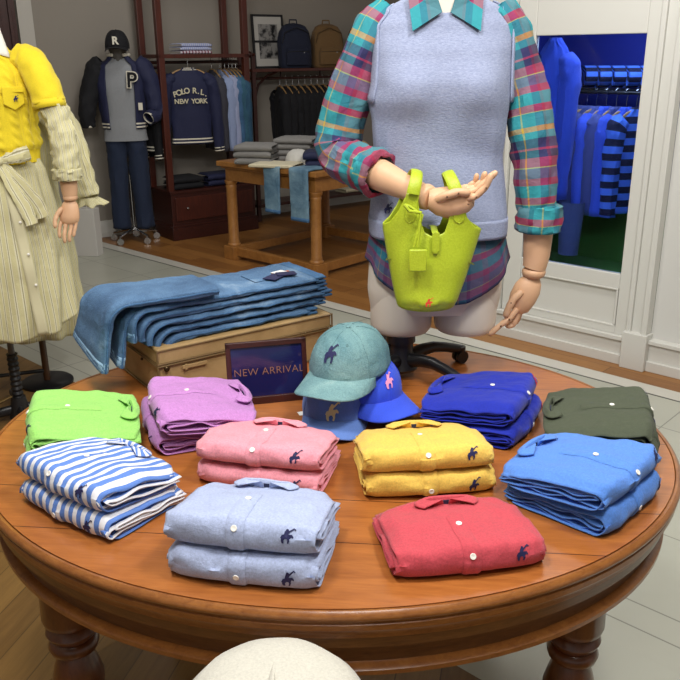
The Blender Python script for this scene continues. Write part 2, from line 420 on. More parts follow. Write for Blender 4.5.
# ------------------------------------------------------------------ folded shirts
class Prof:
    """C shaped profile in (y,z): s=0 at the front fold, s>0 along the top to the back, s<0 along the underside"""
    def __init__(q, yf, ybt, ybb, zt, zb, rr, crown=.004):
        q.p = []
        a = (zt-zb)/2; zc = (zt+zb)/2
        N = 18
        for i in range(N+1):               # underside back -> front
            y = ybb+(yf+rr-ybb)*i/N; q.p.append((y, zb))
        for i in range(1, 16):
            th = -pi/2-pi*i/16; q.p.append((yf+rr+rr*cos(th)*1, zc+a*sin(th)))
        for i in range(N+1):
            y = yf+rr+(ybt-yf-rr)*i/N; q.p.append((y, zt+crown*sin(pi*i/N)))
        q.s = [0]
        for u, v in zip(q.p, q.p[1:]): q.s.append(q.s[-1]+math.hypot(v[0]-u[0], v[1]-u[1]))
        f = min(range(len(q.p)), key=lambda i: q.p[i][0]); s0 = q.s[f]
        q.s = [x-s0 for x in q.s]; q.smin, q.smax = q.s[0], q.s[-1]
    def at(q, s):
        i = 0
        while i < len(q.s)-2 and q.s[i+1] < s: i += 1
        k = (s-q.s[i])/max(1e-9, q.s[i+1]-q.s[i])
        a, b = q.p[i], q.p[i+1]; y, z = a[0]+(b[0]-a[0])*k, a[1]+(b[1]-a[1])*k
        dy, dz = b[0]-a[0], b[1]-a[1]; l = math.hypot(dy, dz) or 1
        return y, z, -dz/l, dy/l            # outward normal
# rider on horse, unit height about 1
PONY = [[(-.30, -.50), (-.17, -.50), (-.17, -.26), (-.08, -.16), (.04, -.16), (.10, -.30), (.04, -.46), (.15, -.50), (.22, -.28), (.22, -.12), (.30, .0), (.42, -.06), (.46, .04), (.34, .20), (.20, .18), (.12, .16), (.12, .28), (.14, .42), (.06, .52), (-.05, .50), (-.08, .40), (-.14, .32), (-.18, .12), (-.32, .06), (-.42, -.14), (-.36, -.16), (-.36, -.34)],
        [(.06, .34), (.12, .26), (.44, .56), (.54, .50), (.57, .56), (.42, .66)]]
def pony_mesh(mb, fn, size, flip=1):
    """fn(u,v)->point; u,v offsets in metres"""
    for poly in PONY:
        vs = [fn(flip*x*size, y*size) for x, y in poly]
        mb.add(vs, [tuple(range(len(vs)))])
def shirt(label, group, x, y, rot, W, D, h, mat, seed, z0=0., logo=navy_th, sx=.085, logo_u=-.004, inner=2, collar=True, logosz=.0255, droop=.012, tiltx=0, btn=(.014, .100)):
    rnd = random.Random(seed)
    T = thing('folded_shirt', label, 'shirt', (x, y, TZ+z0), rot, group); T.rotation_euler = (tiltx, 0, rot)
    SL = .40*h
    S = seed*7.31
    pf = Prof(-D/2, D/2, D/2-.02, h, .0025, .020)
    lnt = D+.02
    def shell(u, s, off=0.):
        yy, zz, ny, nz_ = pf.at(s)
        t_ = abs(u)/(W/2)
        wv = nz(u*15+S, s*13, seed)*.0065 + nz(u*42+S, s*30, 3+seed)*.0026 + (abs(nz(u*24-S, s*24+u*14, 9+seed))**.6-.4)*.0022
        if zz > h*.6:
            zz += wv; zz -= droop*sstep(.80, 1.02, t_)*(.6+.6*(nz(s*18, S+(u > 0)*5)+.5))
            zz += .004*sstep(0, .7, (yy+D/2)/D)*(1-t_*t_) - SL*(yy+D/2)/D
        elif zz < h*.15: zz = max(.0012, zz+abs(wv)*.3)
        else: yy += wv*.8
        # rounded front corners & wavy sides
        k = 1+.020*nz(s*14, S+9)
        front = sstep(.035, -.0, yy+D/2)
        k -= .030*front*t_ + .045*sstep(.72, 1, (yy+D/2)/D)*t_**3*(1+nz(S, u*3))
        yy -= .016*t_**5*sstep(.8, 1, (yy+D/2)/D)
        yy += .012*(t_**4)*front
        zc = h*.5
        zz += (zc-zz)*.25*front*sstep(.85, 1, t_)
        return V((u*k, yy+ny*off, zz+nz_*off))
    b = MB(); Nu, Ns = 44, 58
    def uvf(a, c): return ((a-.5)*W, pf.smin+(pf.smax-pf.smin)*c)
    b.grid(lambda a, c: shell((a-.5)*W, pf.smin+(pf.smax-pf.smin)*c), Nu, Ns, uvfn=uvf)
    # inner rolled layers
    for k in range(inner):
        dz = (h-.008)/(inner+1)*.5*(k+1)
        wi = W-.002-.016*rnd.random()+(.012 if k == inner-1 else 0); sh = (rnd.random()-.5)*.006
        pk = Prof(-D/2+.006+.012*k+.006*rnd.random(), D/2-.002-.012*rnd.random(), D/2-.01, h-dz-.002, .003+dz, .014, .002)
        def fi(a, c, pk=pk, wi=wi, sh=sh, k=k):
            yy, zz, ny, n2 = pk.at(pk.smin+(pk.smax-pk.smin)*c); u = (a-.5)*wi
            e = abs(a-.5)*2
            zz += nz(yy*22+S, k*3.3+(a > .5)*7, c*2)*.013*sstep(.6, 1, e)
            top = 1 if zz > h*.5 else 0
            zz -= droop*.9*top*sstep(.80, 1.02, e)*(1-k/(inner+.5))
            zz -= SL*(yy+D/2)/D*(zz/h); zz = min(max(zz, .0022), h-.004-SL*(yy+D/2)/D)
            return V((u*(1+.02*nz(yy*17, S+k*5+(a > .5)*3))+sh, yy, zz))
        b.grid(fi, 26, 40, uvfn=lambda a, c: ((a-.5)*W*.9, c*.3))
    b.build('shirt_body', mat, T, solid=.0022)
    # centre closing strip with buttons
    yc = D/2-.072
    stop = lnt-.085 if collar else lnt-.02
    p = MB(); x0 = -.004
    def ps(a, c):
        s = -.036+(stop+.036)*c; u = (a-.5)*.031+x0
        e = 1-abs(a-.5)*2
        return shell(u, s, .0008+.0024*min(1, e*4))
    p.grid(ps, 6, 50, uvfn=lambda a, c: ((a-.5)*.031+W, c*.2)).build('placket', mat, T)
    for sb in btn:
        if sb > stop-.012: continue
        c = shell(x0, sb, .003); nx = (shell(x0, sb+.004, .003)-c).normalized(); up = V((1, 0, 0)).cross(nx).normalized()
        Mx = Matrix.Translation(c) @ up.to_track_quat('Z', 'Y').to_matrix().to_4x4()
        MB().lathe([(.0003, .0014), (.0022, .0013), (.0036, .0020), (.0052, .0018), (.0056, .0008), (.0052, 0)], 16, M=Mx).build('button', button_m, T)
    lg = MB(); s1 = logo_u
    pony_mesh(lg, lambda u, v: shell(sx+u, s1+.5*logosz+v, .0015), logosz)
    lg.build('chest_emblem', logo, T, smooth=False)
    if collar:
        ry, rx = .004, .037; cy = D/2-.017
        cl = MB()
        def cf(a, c):
            # a around the neck from front-left round the back to front-right
            th = R(-90)-R(8)-a*R(344)
            px, py = rx*cos(th), cy+ry*sin(th)
            fr = abs(a-.5)*2                    # 1 at the front ends
            ox, oy = cos(th), sin(th)
            wid = .012+.026*fr**2
            sidex = -1 if a < .5 else 1
            if fr > .5: kk = sstep(.5, 1, fr); ox = ox*(1-kk)+sidex*.55*kk; oy = oy*(1-kk)-.62*kk
            zt = h+.003
            prof = [(0, -.002), (.001, .005), (.003, .0085), (.006, .0095), (.010, .008), (.55*wid+.004, .006), (.8*wid+.004, .0045), (wid+.004, .0025)]
            r_o, zo = prof[round(c*7)]
            tipx = sidex*.020*fr**6*max(0, r_o-.004)/wid
            tipy = .004*fr**4*max(0, r_o-.004)/wid
            zz = zt+zo*(1+.25*nz(a*6, S))+.0035-SL*(py+oy*r_o+D/2)/D
            lim = .0
            return V((px+ox*r_o+tipx, min(py+oy*r_o+tipy, D/2+.012), zz-.012*max(0, (abs(px+ox*r_o)-.07))/.03))
        cl.grid(cf, 56, 7, uvfn=lambda a, c: (c*.04, a*.3) if False else (a*.3, c*.04))
        # rolled neckband closing behind the collar down onto the body
        cl.build('collar', mat, T, solid=.0016, offset=1)
        lb = MB().box((0, cy+ry*.60, h+.008-SL), (.022, .0015, .008)); lb.build('neck_label', plain('label_navy', '#1b2140', .7), T, smooth=False)
    return T
F = fabric
LIN = dict(var=.12, wr=.55)
m_lb = F('linen_light_blue', '#a7b3d3', **LIN); m_pk = F('linen_pink', '#ee9aa8', **LIN); m_yl = F('linen_yellow', '#e8c055', **LIN)
m_rd = F('linen_coral', '#c0434f', **LIN); m_bl = F('linen_blue', '#5285d6', **LIN); m_ol = F('linen_olive', '#444b38', **LIN)
m_ry = F('linen_royal', '#0a24a6', **LIN); m_gr = F('linen_green', '#94d266', **LIN); m_li = F('linen_lilac', '#bd82c2', **LIN)
m_st = stripes('linen_stripe', [(0, '#dcdde2'), (.48, '#5a7fc6')], .0235, 0)
BT, TP = 'lower shirt', 'upper shirt'
def pair(col, name, mat, x, y, rot, W, D, seed, h=.050, dx=(0, 0), drot=0, lower='', upper='', h2=None, **k):
    g = None
    shirt(lower, g, x, y, rot, W, D, h, mat, seed, 0, collar=False, logo_u=-.016, btn=(-.006, .08), **k)
    shirt(upper, g, x+dx[0], y+dx[1], rot+drot, W, D, h2 or h, mat, seed+50, h*.80+.003, collar=True, tiltx=-math.atan(.40*h/D), **k)
pair('lb', 'lb', m_lb, -.152, 1.238, R(-11), .265, .20, 1, h=.062, dx=(-.002, .006), lower='light blue folded linen shirt at the bottom of the front stack', upper='light blue folded linen shirt with navy emblem on top of the front stack')
pair('pk', 'pk', m_pk, -.152, 1.550, R(-14), .270, .19, 2, dx=(0, .0), h=.050, lower='pink folded linen shirt underneath the other pink shirt', upper='pink folded linen shirt with collar, lying on the other pink shirt')
pair('yl', 'yl', m_yl, .172, 1.520, R(6), .268, .190, 3, h=.054, dx=(-.006, .0), lower='yellow folded linen shirt, lower one below the caps', upper='yellow folded linen shirt with open collar, upper one of the yellow pair')
shirt('single coral red folded linen shirt at the front edge', None, .208, 1.262, R(9), .268, .195, .058, m_rd, 4, 0)
pair('bl', 'bl', m_bl, .484, 1.436, R(47), .250, .235, 5, h=.054, dx=(-.010, -.004), lower='mid blue folded linen shirt at the bottom right by the table edge', upper='mid blue folded linen shirt with curled side on top of the right stack', sx=.09)
pair('ol', 'ol', m_ol, .588, 1.655, R(72), .272, .230, 6, h=.054, dx=(-.012, .006), drot=R(2), lower='olive green folded linen shirt poking out below the other olive one', upper='olive green folded linen shirt on top behind the mid blue pair', sx=.10)
pair('ry', 'ry', m_ry, .345, 1.785, R(62), .250, .235, 7, h=.052, dx=(-.010, .006), drot=R(3), lower='royal blue folded linen shirt underneath its twin near the black stand', upper='royal blue folded linen shirt with collar on top near the black stand', logo=plain('red_thread', '#d0203a', .7), sx=.09)
pair('st', 'st', m_st, -.478, 1.43, R(-36), .275, .205, 8, h=.054, dx=(-.008, .006), drot=R(-2), lower='blue and white striped shirt at the bottom of the striped pair', upper='blue and white striped shirt with collar on top of the striped pair', sx=.088)
pair('gr', 'gr', m_gr, -.588, 1.675, R(-72), .262, .238, 9, h=.052, dx=(.006, .004), drot=R(-1), lower='lime green folded linen shirt mostly hidden under its twin', upper='lime green folded linen shirt with collar at the left table edge', sx=.08)
pair('li', 'li', m_li, -.350, 1.775, R(-70), .265, .232, 10, h=.053, dx=(.018, -.014), drot=R(-2), lower='lilac folded linen shirt showing at the left beneath its twin', upper='lilac folded linen shirt with navy neck label by the beige case', sx=.085)
# ------------------------------------------------------------------ caps
def cap(label, x, y, z, rot, mat, brimmat, logomat, tilt=0, roll=0, s=1., h=.115, er=.4):
    """brim points to local -y"""
    T = thing('baseball_cap', label, 'cap', (x, y, z), rot)
    T.rotation_euler = (tilt, roll, rot)
    rx, ry = .083*s, .098*s
    def crown(a, b, off=0):
        th = 2*pi*a; ph = b*pi/2*.998
        r = cos(ph)**.72; zz = h*sin(ph)**.95
        seam = abs(((a*6) % 1)-.5)*2          # 1 on a seam
        k = 1-.012*(1-abs(seam-1))**8*0 - .010*sstep(.93, 1, seam)*sin(ph*1.9 if ph < 1.5 else 0)
        front = max(0, -sin(th))
        f = 1+.03*front*(1-b)*b*4
        n_ = .003*nz(cos(th)*3+x*9, sin(th)*3, b*4)
        return V(((rx+off)*r*cos(th)*k*f+n_, (ry+off)*r*sin(th)*k*f+n_, zz*k+off*sin(ph)))
    MB().grid(lambda a, b: crown(a+1/12, b), 72, 22, cu=True).build('crown', mat, T, solid=.0018)
    MB().ball((0, 0, h+.001), .006, 12, sc_=(1, 1, .5)).build('top_button', mat, T)
    sm = MB()
    for i in range(6):
        a = i/6+1/12+ (0)
        sm.tube([crown(a, b/14, .0006) for b in range(0, 14)], .0013, 6)
    sm.build('seam_tape', mat, T)
    for i in (1, 4, 2, 5):
        c = crown(i/6+.0, .62, .0008); d = c.normalized()
        MB().lathe([(.0014, .0004), (.0026, .0010), (.0036, .0002)], 12, M=Matrix.Translation(c) @ d.to_track_quat('Z', 'Y').to_matrix().to_4x4()).build('eyelet', mat, T)
    def brim(a, b):
        t_ = (a-.5)*2                     # -1..1 across
        th = R(-90)+t_*R(68)
        p0 = V(((rx-.002)*cos(th), (ry-.002)*sin(th), .002))
        L = .073*(1-abs(t_)**3.2)**.5*s
        p = p0+V((.10*cos(th)*L/.07*.06, -1*L, 0))*b
        xx = p.x*(1+.10*b*(1-abs(t_)))
        arch = -.030*(xx/rx)**2*(.35+.65*b)+.010
        return V((xx, p.y, p.z+arch*(1 if b > 0 else .9)-.008*b))
    MB().grid(brim, 40, 12).build('brim', brimmat, T, solid=.0030)
    st = MB()
    for q in (.80, .90): st.tube([brim(.04+.92*i/30, q)+V((0, 0, .0008)) for i in range(31)], .0006, 4)
    st.build('brim_stitching', brimmat, T)
    MB().grid(lambda a, b: V(((rx-.003)*cos(2*pi*a), (ry-.003)*sin(2*pi*a), .0+.022*b)), 40, 2, cu=True).build('sweatband', mat, T, solid=.001)
    lg = MB()
    def lf(u, v):
        a = .75+u/(2*pi*.085); b = er+v/.135
        return crown(a, b, .0028)
    pony_mesh(lg, lf, .034*s); lg.build('front_emblem', logomat, T, smooth=False)
    return T
m_tw = denim('washed_teal_denim', '#50787f', '#7b9e9e', '#aec3bb')
cap('periwinkle blue cap with yellow emblem at the bottom of the cap pile', -.008, 1.838, TZ+.012, R(-8), F('twill_periwinkle', '#6285cc', var=.06, wr=.1), F('twill_periwinkle', '#6285cc'), plain('yellow_thread', '#e6d79a', .7), h=.100, s=1.02, er=.22)
cap('royal blue cap with pink emblem tucked behind the denim cap', .062, 1.862, TZ+.052, R(36), F('twill_royal', '#2f50d8', var=.06, wr=.1), F('twill_royal', '#2f50d8'), plain('pink_thread', '#e89ac0', .7), tilt=R(4), h=.095, s=1.0, er=.42)
cap('washed teal denim cap with navy emblem on top of the cap pile', .026, 1.845, TZ+.122, R(-29), m_tw, m_tw, navy_th, tilt=R(4), roll=R(-2), s=1.12, h=.104, er=.46)
# price card and loose tag
tag(MB().box((0, 0, 0), (.035, .022, .0006)).build('price_card', plain('card_white', '#e4e4e0', .6), loc=(-.088, 1.845, TZ+.001)), 'small white card lying beside the pile of caps', 'card').rotation_euler = (0, 0, .35)
tag(MB().box((0, 0, 0), (.010, .022, .003)).build('cord_lock', plain('cord_navy', '#252a4a', .5), loc=(-.112, 1.72, TZ+.002), bevel=.001), 'tiny navy toggle lying behind the pink shirts', 'toggle')
# ------------------------------------------------------------------ beige case
BA = R(34.6); BL, BD, BH = .535, .28, .135
t = thing('beige_case', 'beige leather covered case carrying the stack of jeans', 'case', (-.465, 1.94, TZ), BA)
mbg = NT('beige_leather'); n1 = mbg.noise(mbg.obj(), 9, 5, .65); n2 = mbg.noise(mbg.obj(), 240, 2)
mbg.set(Base_Color=mbg.ramp(n1, [(.3, srgb('#93774c')), (.7, srgb('#b09366'))]), Roughness=.5); mbg.bump(n2, .2, .002)
M_lth = mbg.m; M_lthd = plain('leather_edge', '#6f5836', .5)
MB().box((BL/2, BD/2, .045), (BL-.006, BD-.006, .090)).build('case_body', M_lth, t, smooth=False, bevel=.006)
MB().box((BL/2, BD/2, .1125), (BL, BD, .045)).build('lid', M_lth, t, smooth=False, bevel=.007)
pp = MB()
for z in (.088, .094): pp.tube([(-.002, BD, z), (-.002, -.002, z), (BL+.002, -.002, z), (BL+.002, BD, z)], .0022, 6)
for z in (.004, .130): pp.tube([(-.001, BD, z), (-.001, -.001, z), (BL+.001, -.001, z), (BL+.001, BD, z)], .0025, 6)
pp.tube([(-.001, -.001, .004), (-.001, -.001, .133)], .0028, 6); pp.tube([(BL+.001, -.001, .004), (BL+.001, -.001, .133)], .0028, 6)
pp.build('piping', M_lthd, t)
MB().box((.10, -.003, .074), (.07, .003, .010)).box((.075, -.004, .074), (.006, .004, .016)).build('strap', M_lth, t, smooth=False, bevel=.001)
MB().ball((.022, -.004, .080), .008, 12, sc_=(1, .6, 1)).build('stud', plain('brass_dark', '#4a3a24', .35, .8), t)
MB().ball((-.004, .10, .082), .004, 10).build('stud', plain('brass_dark', '#4a3a24', .35, .8), t)
# ------------------------------------------------------------------ jeans on the case
def jean_pair(label, z0, th, u1, vs, w, seed, drop, topfold=None, name='folded_jeans', mat=M_jean, ush=-.06):
    """flat folded pair running from waist u1 leftwards, legs hanging over the left end by drop"""
    T = thing(name, label, 'jeans', (-.465, 1.94, TZ+BH), BA, 'jeans stacked on the beige case')
    rr = .045; seg1 = u1-(ush+rr); arc = rr*pi/2; tot = seg1+arc+drop
    def mid(s, t_):
        """centre line point & normal; s from waist"""
        if s < seg1: u = u1-s; z = z0+.5*th; return u, z, 0, 1
        if s < seg1+arc: f = (s-seg1)/rr; return ush+rr-rr*sin(f), z0+.5*th-rr+rr*cos(f), -sin(f), cos(f)
        q = s-seg1-arc; return ush, z0+.5*th-rr-q, -1, 0
    b = MB()
    def fn(a, c):
        s = tot*c; u, z, nu, nzz = mid(s, 0)
        ang = 2*pi*a
        hw = (w/2)*(1-.10*c); sg = 1 if cos(ang) >= 0 else -1
        lx = sg*hw*abs(cos(ang))**.35
        thk = th*.5*(abs(sin(ang))**.6)*(1 if sin(ang) >= 0 else -1)
        wob = .003*nz(s*14, ang*1.2, seed)+.002*nz(s*40, ang*2, seed)
        v = vs+w/2+lx+.004*nz(s*9, seed)+wob
        thk *= (1+.25*nz(s*8, seed+3))
        zz = z+nzz*(thk+wob); uu = u+nu*(thk+wob)
        if s > seg1+arc: uu += -.02*((s-seg1-arc)/.1)*0; v += .10*(s-seg1-arc)*(-.2)
        return V((uu, v, zz))
    b.grid(fn, 36, 90, cu=True, uvfn=lambda a, c: (a*w*2, c*tot))
    # end caps
    for c in (0, 1):
        ring = [fn(i/36, c) for i in range(36)]; b.add(ring, [tuple(range(36))])
    b.build('denim_body', mat, T)
    # double layer groove: a darker fold line tube along the front edge
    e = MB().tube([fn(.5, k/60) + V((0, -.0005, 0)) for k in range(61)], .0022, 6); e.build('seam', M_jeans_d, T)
    wb = MB()
    for q in (-1, 1):
        def wf(a, c, q=q):
            ang = 2*pi*a; return V((u1-.008+.034*c-.006*abs(sin(ang)), vs+w/2+(w/2+.001)*(1 if cos(ang) >= 0 else -1)*abs(cos(ang))**.35, z0+th*.5+q*th*.25+th*.27*(1 if sin(ang) >= 0 else -1)*abs(sin(ang))**.6+.002*nz(ang*2, c*3, seed)))
        wb.grid(wf, 30, 4, cu=True)
        wb.add([wf(i/30, 1) for i in range(30)], [tuple(range(30))])
    wb.build('waistband', M_jeans_d, T)
    if drop > .02:
        hm = MB(); hm.grid(lambda a, c: fn(a, 1-.022/tot+.024/tot*c)*1.0+V((0, 0, -.001*c)), 36, 3, cu=True)
        hm.build('hem', denim('denim_pale', '#5f83a4', '#8fb0c8'), T, solid=.002, offset=1)
    return T
zz = 0
spec = [(.024, .470, .012, .205, 0), (.022, .500, .014, .20, .0), (.022, .520, .010, .205, .004), (.022, .505, .012, .20, .012), (.022, .500, .010, .205, .03)]
lab = ['blue folded jeans at the very bottom of the jeans stack', 'blue folded jeans, second layer up in the jeans stack', 'blue folded jeans in the middle of the jeans stack', 'blue folded jeans, second from the top of the jeans stack', 'blue folded jeans on top with tags on the back pocket']
for i, (th, u1, v0, w, dp) in enumerate(spec):
    o = jean_pair(lab[i], zz, th, u1, v0, w, i*3+1, dp+.001, ush=.035-.020*i)
    zz += th
    if i == 4:
        MB().box((.36, .10, zz+.001), (.075, .085, .002)).build('back_pocket', M_jean, o, smooth=False, bevel=.001)
        MB().box((.43, .085, zz+.003), (.055, .045, .002)).build('leather_patch', plain('patch_tan', '#b46a3c', .6), o, smooth=False)
        q = MB().box((0, 0, 0), (.060, .040, .002)).build('hang_tag', plain('tag_navy', '#23264a', .5), o, smooth=False, loc=(.385, .060, zz+.006)); q.rotation_euler = (0, 0, .5)
        q = MB().box((0, 0, 0), (.055, .035, .002)).build('hang_tag', plain('tag_navy', '#23264a', .5), o, smooth=False, loc=(.425, .062, zz+.009)); q.rotation_euler = (0, .0, -.3)
        q = MB().box((0, 0, 0), (.040, .045, .001)).build('hang_tag', plain('card_white', '#e4e4e0', .6), o, smooth=False, loc=(.425, .090, zz+.0055)); q.rotation_euler = (0, 0, .2)
# the draped pair, folded back on itself, hanging over the left end
T = thing('draped_jeans', 'blue jeans with legs draped over the left end of the case', 'jeans', (-.465, 1.94, TZ+BH), BA, 'jeans stacked on the beige case')
def drape(name, z0, th, ufold, v0, w0, v1, w1, drop, ush, seed, mat):
    rr = .055; seg1 = ufold-(ush+rr); arc = rr*1.35; tot = seg1+arc+drop; sl = 1.35
    def mid(s):
        if s < seg1:
            u = ufold-s; return u, z0+.5*th-.10*max(0, .05-u)**1*0, 0, 1
        if s < seg1+arc: f = (s-seg1)/rr; return ush+rr-rr*sin(f), z0+.5*th-rr+rr*cos(f), -sin(f), cos(f)
        q = s-seg1-arc; return ush+rr-rr*sin(sl)-q*cos(sl), z0+.5*th-rr+rr*cos(sl)-q*sin(sl), -sin(sl), cos(sl)
    def fn(a, c):
        s = tot*c; u, z, nu, nzz = mid(s); ang = 2*pi*a
        k = sstep(0, 1, c); hw = (w0+(w1-w0)*k)/2; vc = v0+w0/2+(v1+w1/2-v0-w0/2)*k
        sg = 1 if cos(ang) >= 0 else -1
        lx = sg*hw*abs(cos(ang))**.3
        thk = th*.5*(abs(sin(ang))**.5)*(1 if sin(ang) >= 0 else -1)*(1+.2*nz(s*9, seed))
        wob = .0035*nz(s*12, ang*1.2, seed)+.002*nz(s*36, ang*2, seed)
        zz_ = z+nzz*(thk+wob)
        zz_ -= .05*sstep(0, 1, (s-seg1*.2)/tot)*0
        # hanging hem slants
        if c > .8: zz_ += (lx/hw)*.022*(c-.8)/.2
        return V((u+nu*(thk+wob), vc+lx, zz_))
    b = MB().grid(fn, 40, 100, cu=True, uvfn=lambda a, c: (a*.4, c*tot))
    b.add([fn(i/40, 0) for i in range(40)], [tuple(range(40))]).add([fn(i/40, 1) for i in range(40)], [tuple(range(40))])
    b.build('trouser_leg', mat, T)
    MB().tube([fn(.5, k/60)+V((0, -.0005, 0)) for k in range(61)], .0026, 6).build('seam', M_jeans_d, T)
    MB().grid(lambda a, c: fn(a, 1-.020/tot+.021/tot*c), 40, 3, cu=True).build('hem', denim('denim_pale', '#5f83a4', '#8fb0c8'), T, solid=.0022, offset=1)
drape('lower', zz-.020, .020, .10, .02, .18, .045, .17, .085, -.060, 41, M_jean)
drape('upper', zz+.001, .026, .180, -.008, .175, .03, .21, .108, -.105, 47, M_jean)
# ------------------------------------------------------------------ framed sign
sd = V((.199, .045, 0)).normalized(); sa = math.atan2(sd.y, sd.x)
t = thing('framed_sign', 'small wooden framed NEW ARRIVAL sign leaning on the beige case', 'sign', (-.283, 1.896, TZ+.002), sa)
t.rotation_euler = (R(-9), 0, sa)
SW, SH = .205, .158
fm = MB()
for c, s_ in [((SW/2, 0, .007), (SW, .014, .014)), ((SW/2, 0, SH-.007), (SW, .014, .014)), ((.006, 0, SH/2), (.012, .014, SH)), ((SW-.006, 0, SH/2), (.012, .014, SH))]: fm.box(c, s_)
fm.box((SW/2, -.001, .003), (SW, .018, .026))
fm.build('frame', M_mahogd, t, smooth=False, bevel=.0015)
msn = NT('sign_panel_navy'); msn.set(Base_Color=srgb('#1b1c4a'), Roughness=.08)
MB().box((SW/2, .001, SH/2), (SW-.02, .006, SH-.02)).build('panel', msn.m, t, smooth=False)
txm = plain('sign_letters', '#8f6350', .4)
text_mesh('lettering', 'NEW ARRIVAL', .0265, txm, Matrix.Translation((SW/2+.004, -.0030, SH*.50)) @ Matrix.Rotation(pi/2, 4, 'X'), t, .0004, world=False, ch=.06, bold=-.0003)
# ------------------------------------------------------------------ garments on bodies: helpers
def oval(rx, ry, th, e=2.3):
    c, s_ = cos(th), sin(th)
    return rx*(1 if c >= 0 else -1)*abs(c)**(2/e), ry*(1 if s_ >= 0 else -1)*abs(s_)**(2/e)
def loft_body(tab, cy, z0, z1, nu=72, nv=60, e=2.3, fold=.004, seed=1, post=None, cx=None, a0=0., a1=1., off=0., zfn=None):
    """tab rows: z, xleft, xright, ydepth(half), yshift"""
    mb = MB()
    def fn(a, b):
        th = 2*pi*(a0+(a1-a0)*a)
        z = z0+(z1-z0)*b
        if zfn: z = zfn(th, b)
        xl, xr, dy, ys = interp(tab, z)
        x, y = oval((xr-xl)/2+off, dy+off, th, e)
        w = fold*(nz(cos(th)*3+seed, sin(th)*3, z*6)+.5*nz(cos(th)*7, sin(th)*7+seed, z*12))
        k = 1+w/max(.03, abs(xr-xl)/2)
        p = V(((xl+xr)/2+x*k, cy+ys+y*k, z))
        return post(p, th, b) if post else p
    def uvf(a, b):
        z = z0+(z1-z0)*b; xl, xr, dy, ys = interp(tab, z)
        return (a*(a1-a0)*.92, z)
    mb.grid(fn, nu, nv, cu=(a0 == 0 and a1 == 1), uvfn=uvf)
    return mb
def sleeve(pts, rad, nu=28, per=14, fold=.006, seed=1, sx=1., cap=False):
    """smooth tube through control points with cloth folds"""
    P = [V(p) for p in pts]; n = len(P); out = []; rs = []
    for i in range(n-1):
        p0 = P[max(i-1, 0)]; p1 = P[i]; p2 = P[i+1]; p3 = P[min(i+2, n-1)]
        for k in range(per):
            t_ = k/per
            out.append(.5*((2*p1)+(p2-p0)*t_+(2*p0-5*p1+4*p2-p3)*t_**2+(3*p1-p0-3*p2+p3)*t_**3)); rs.append(rad[i]+(rad[i+1]-rad[i])*t_)
    out.append(P[-1]); rs.append(rad[-1])
    mb = MB().tube(out, rs, nu, cap=cap, sx=sx)
    m = len(out)
    for i in range(m):
        for k in range(nu):
            v = V(mb.v[i*nu+k]); d = (v-out[i]); th = 2*pi*k/nu; l = i/m
            w = fold*(nz(cos(th)*2+seed, sin(th)*2, l*9)+.6*nz(cos(th)*4+seed, sin(th)*4+l*5, l*16))
            mb.v[i*nu+k] = tuple(v+d.normalized()*w)
    return mb
def fingers(mb, specs, n=10):
    for pts, r in specs:
        P = [V(p) for p in pts]; q = []; rr = []
        for i in range(len(P)-1):
            for k in range(4):
                t_ = k/4; q.append(P[i].lerp(P[i+1], t_)); rr.append(r*(1-.06*i)*(1-.10*sin(pi*t_)*0)*(1.0 if k else .90))
        q.append(P[-1]); rr.append(r*.78); d = (P[-1]-P[-2]).normalized()
        q.append(P[-1]+d*r*.45); rr.append(r*.55); q.append(P[-1]+d*r*.7); rr.append(r*.2)
        mb.tube(q, rr, n)
M_joint = plain('joint_dark', '#6a4a34', .6)
# ------------------------------------------------------------------ main mannequin on the table
YM = 2.13
mn = thing('mannequin', 'headless mannequin in plaid shirt and light blue knit vest standing on the table', 'mannequin', (.165, 2.09, TZ))
# hips with two cut thighs
hip = [(.93, .086, .428, .085, 0), (1.0, .076, .438, .098, 0), (1.08, .080, .434, .105, 0), (1.16, .092, .424, .095, 0), (1.30, .110, .410, .085, 0), (1.45, .10, .42, .10, 0), (1.62, .10, .415, .075, 0), (1.70, .17, .345, .06, 0), (1.74, .205, .31, .055, 0), (1.85, .21, .305, .05, 0)]
hb = loft_body(hip, YM, .945, 1.84, fold=0)
hb.build('torso', M_cream, mn, world=True)
lg = MB()
for x0, x1 in ((.084, .252), (.258, .428)):
    c = (x0+x1)/2; rx = (x1-x0)/2
    prof = [(.01, .882), (.7, .882), (.90, .884), (.97, .892), (.995, .906), (1.0, .93), (1.0, .99), (.96, 1.03), (.8, 1.06)]
    lg.lathe(prof, 40, M=Matrix.Translation((c, YM, 0)) @ Matrix.Diagonal((rx, rx*1.02, 1, 1)))
lg.build('thighs', M_cream, mn, world=True)
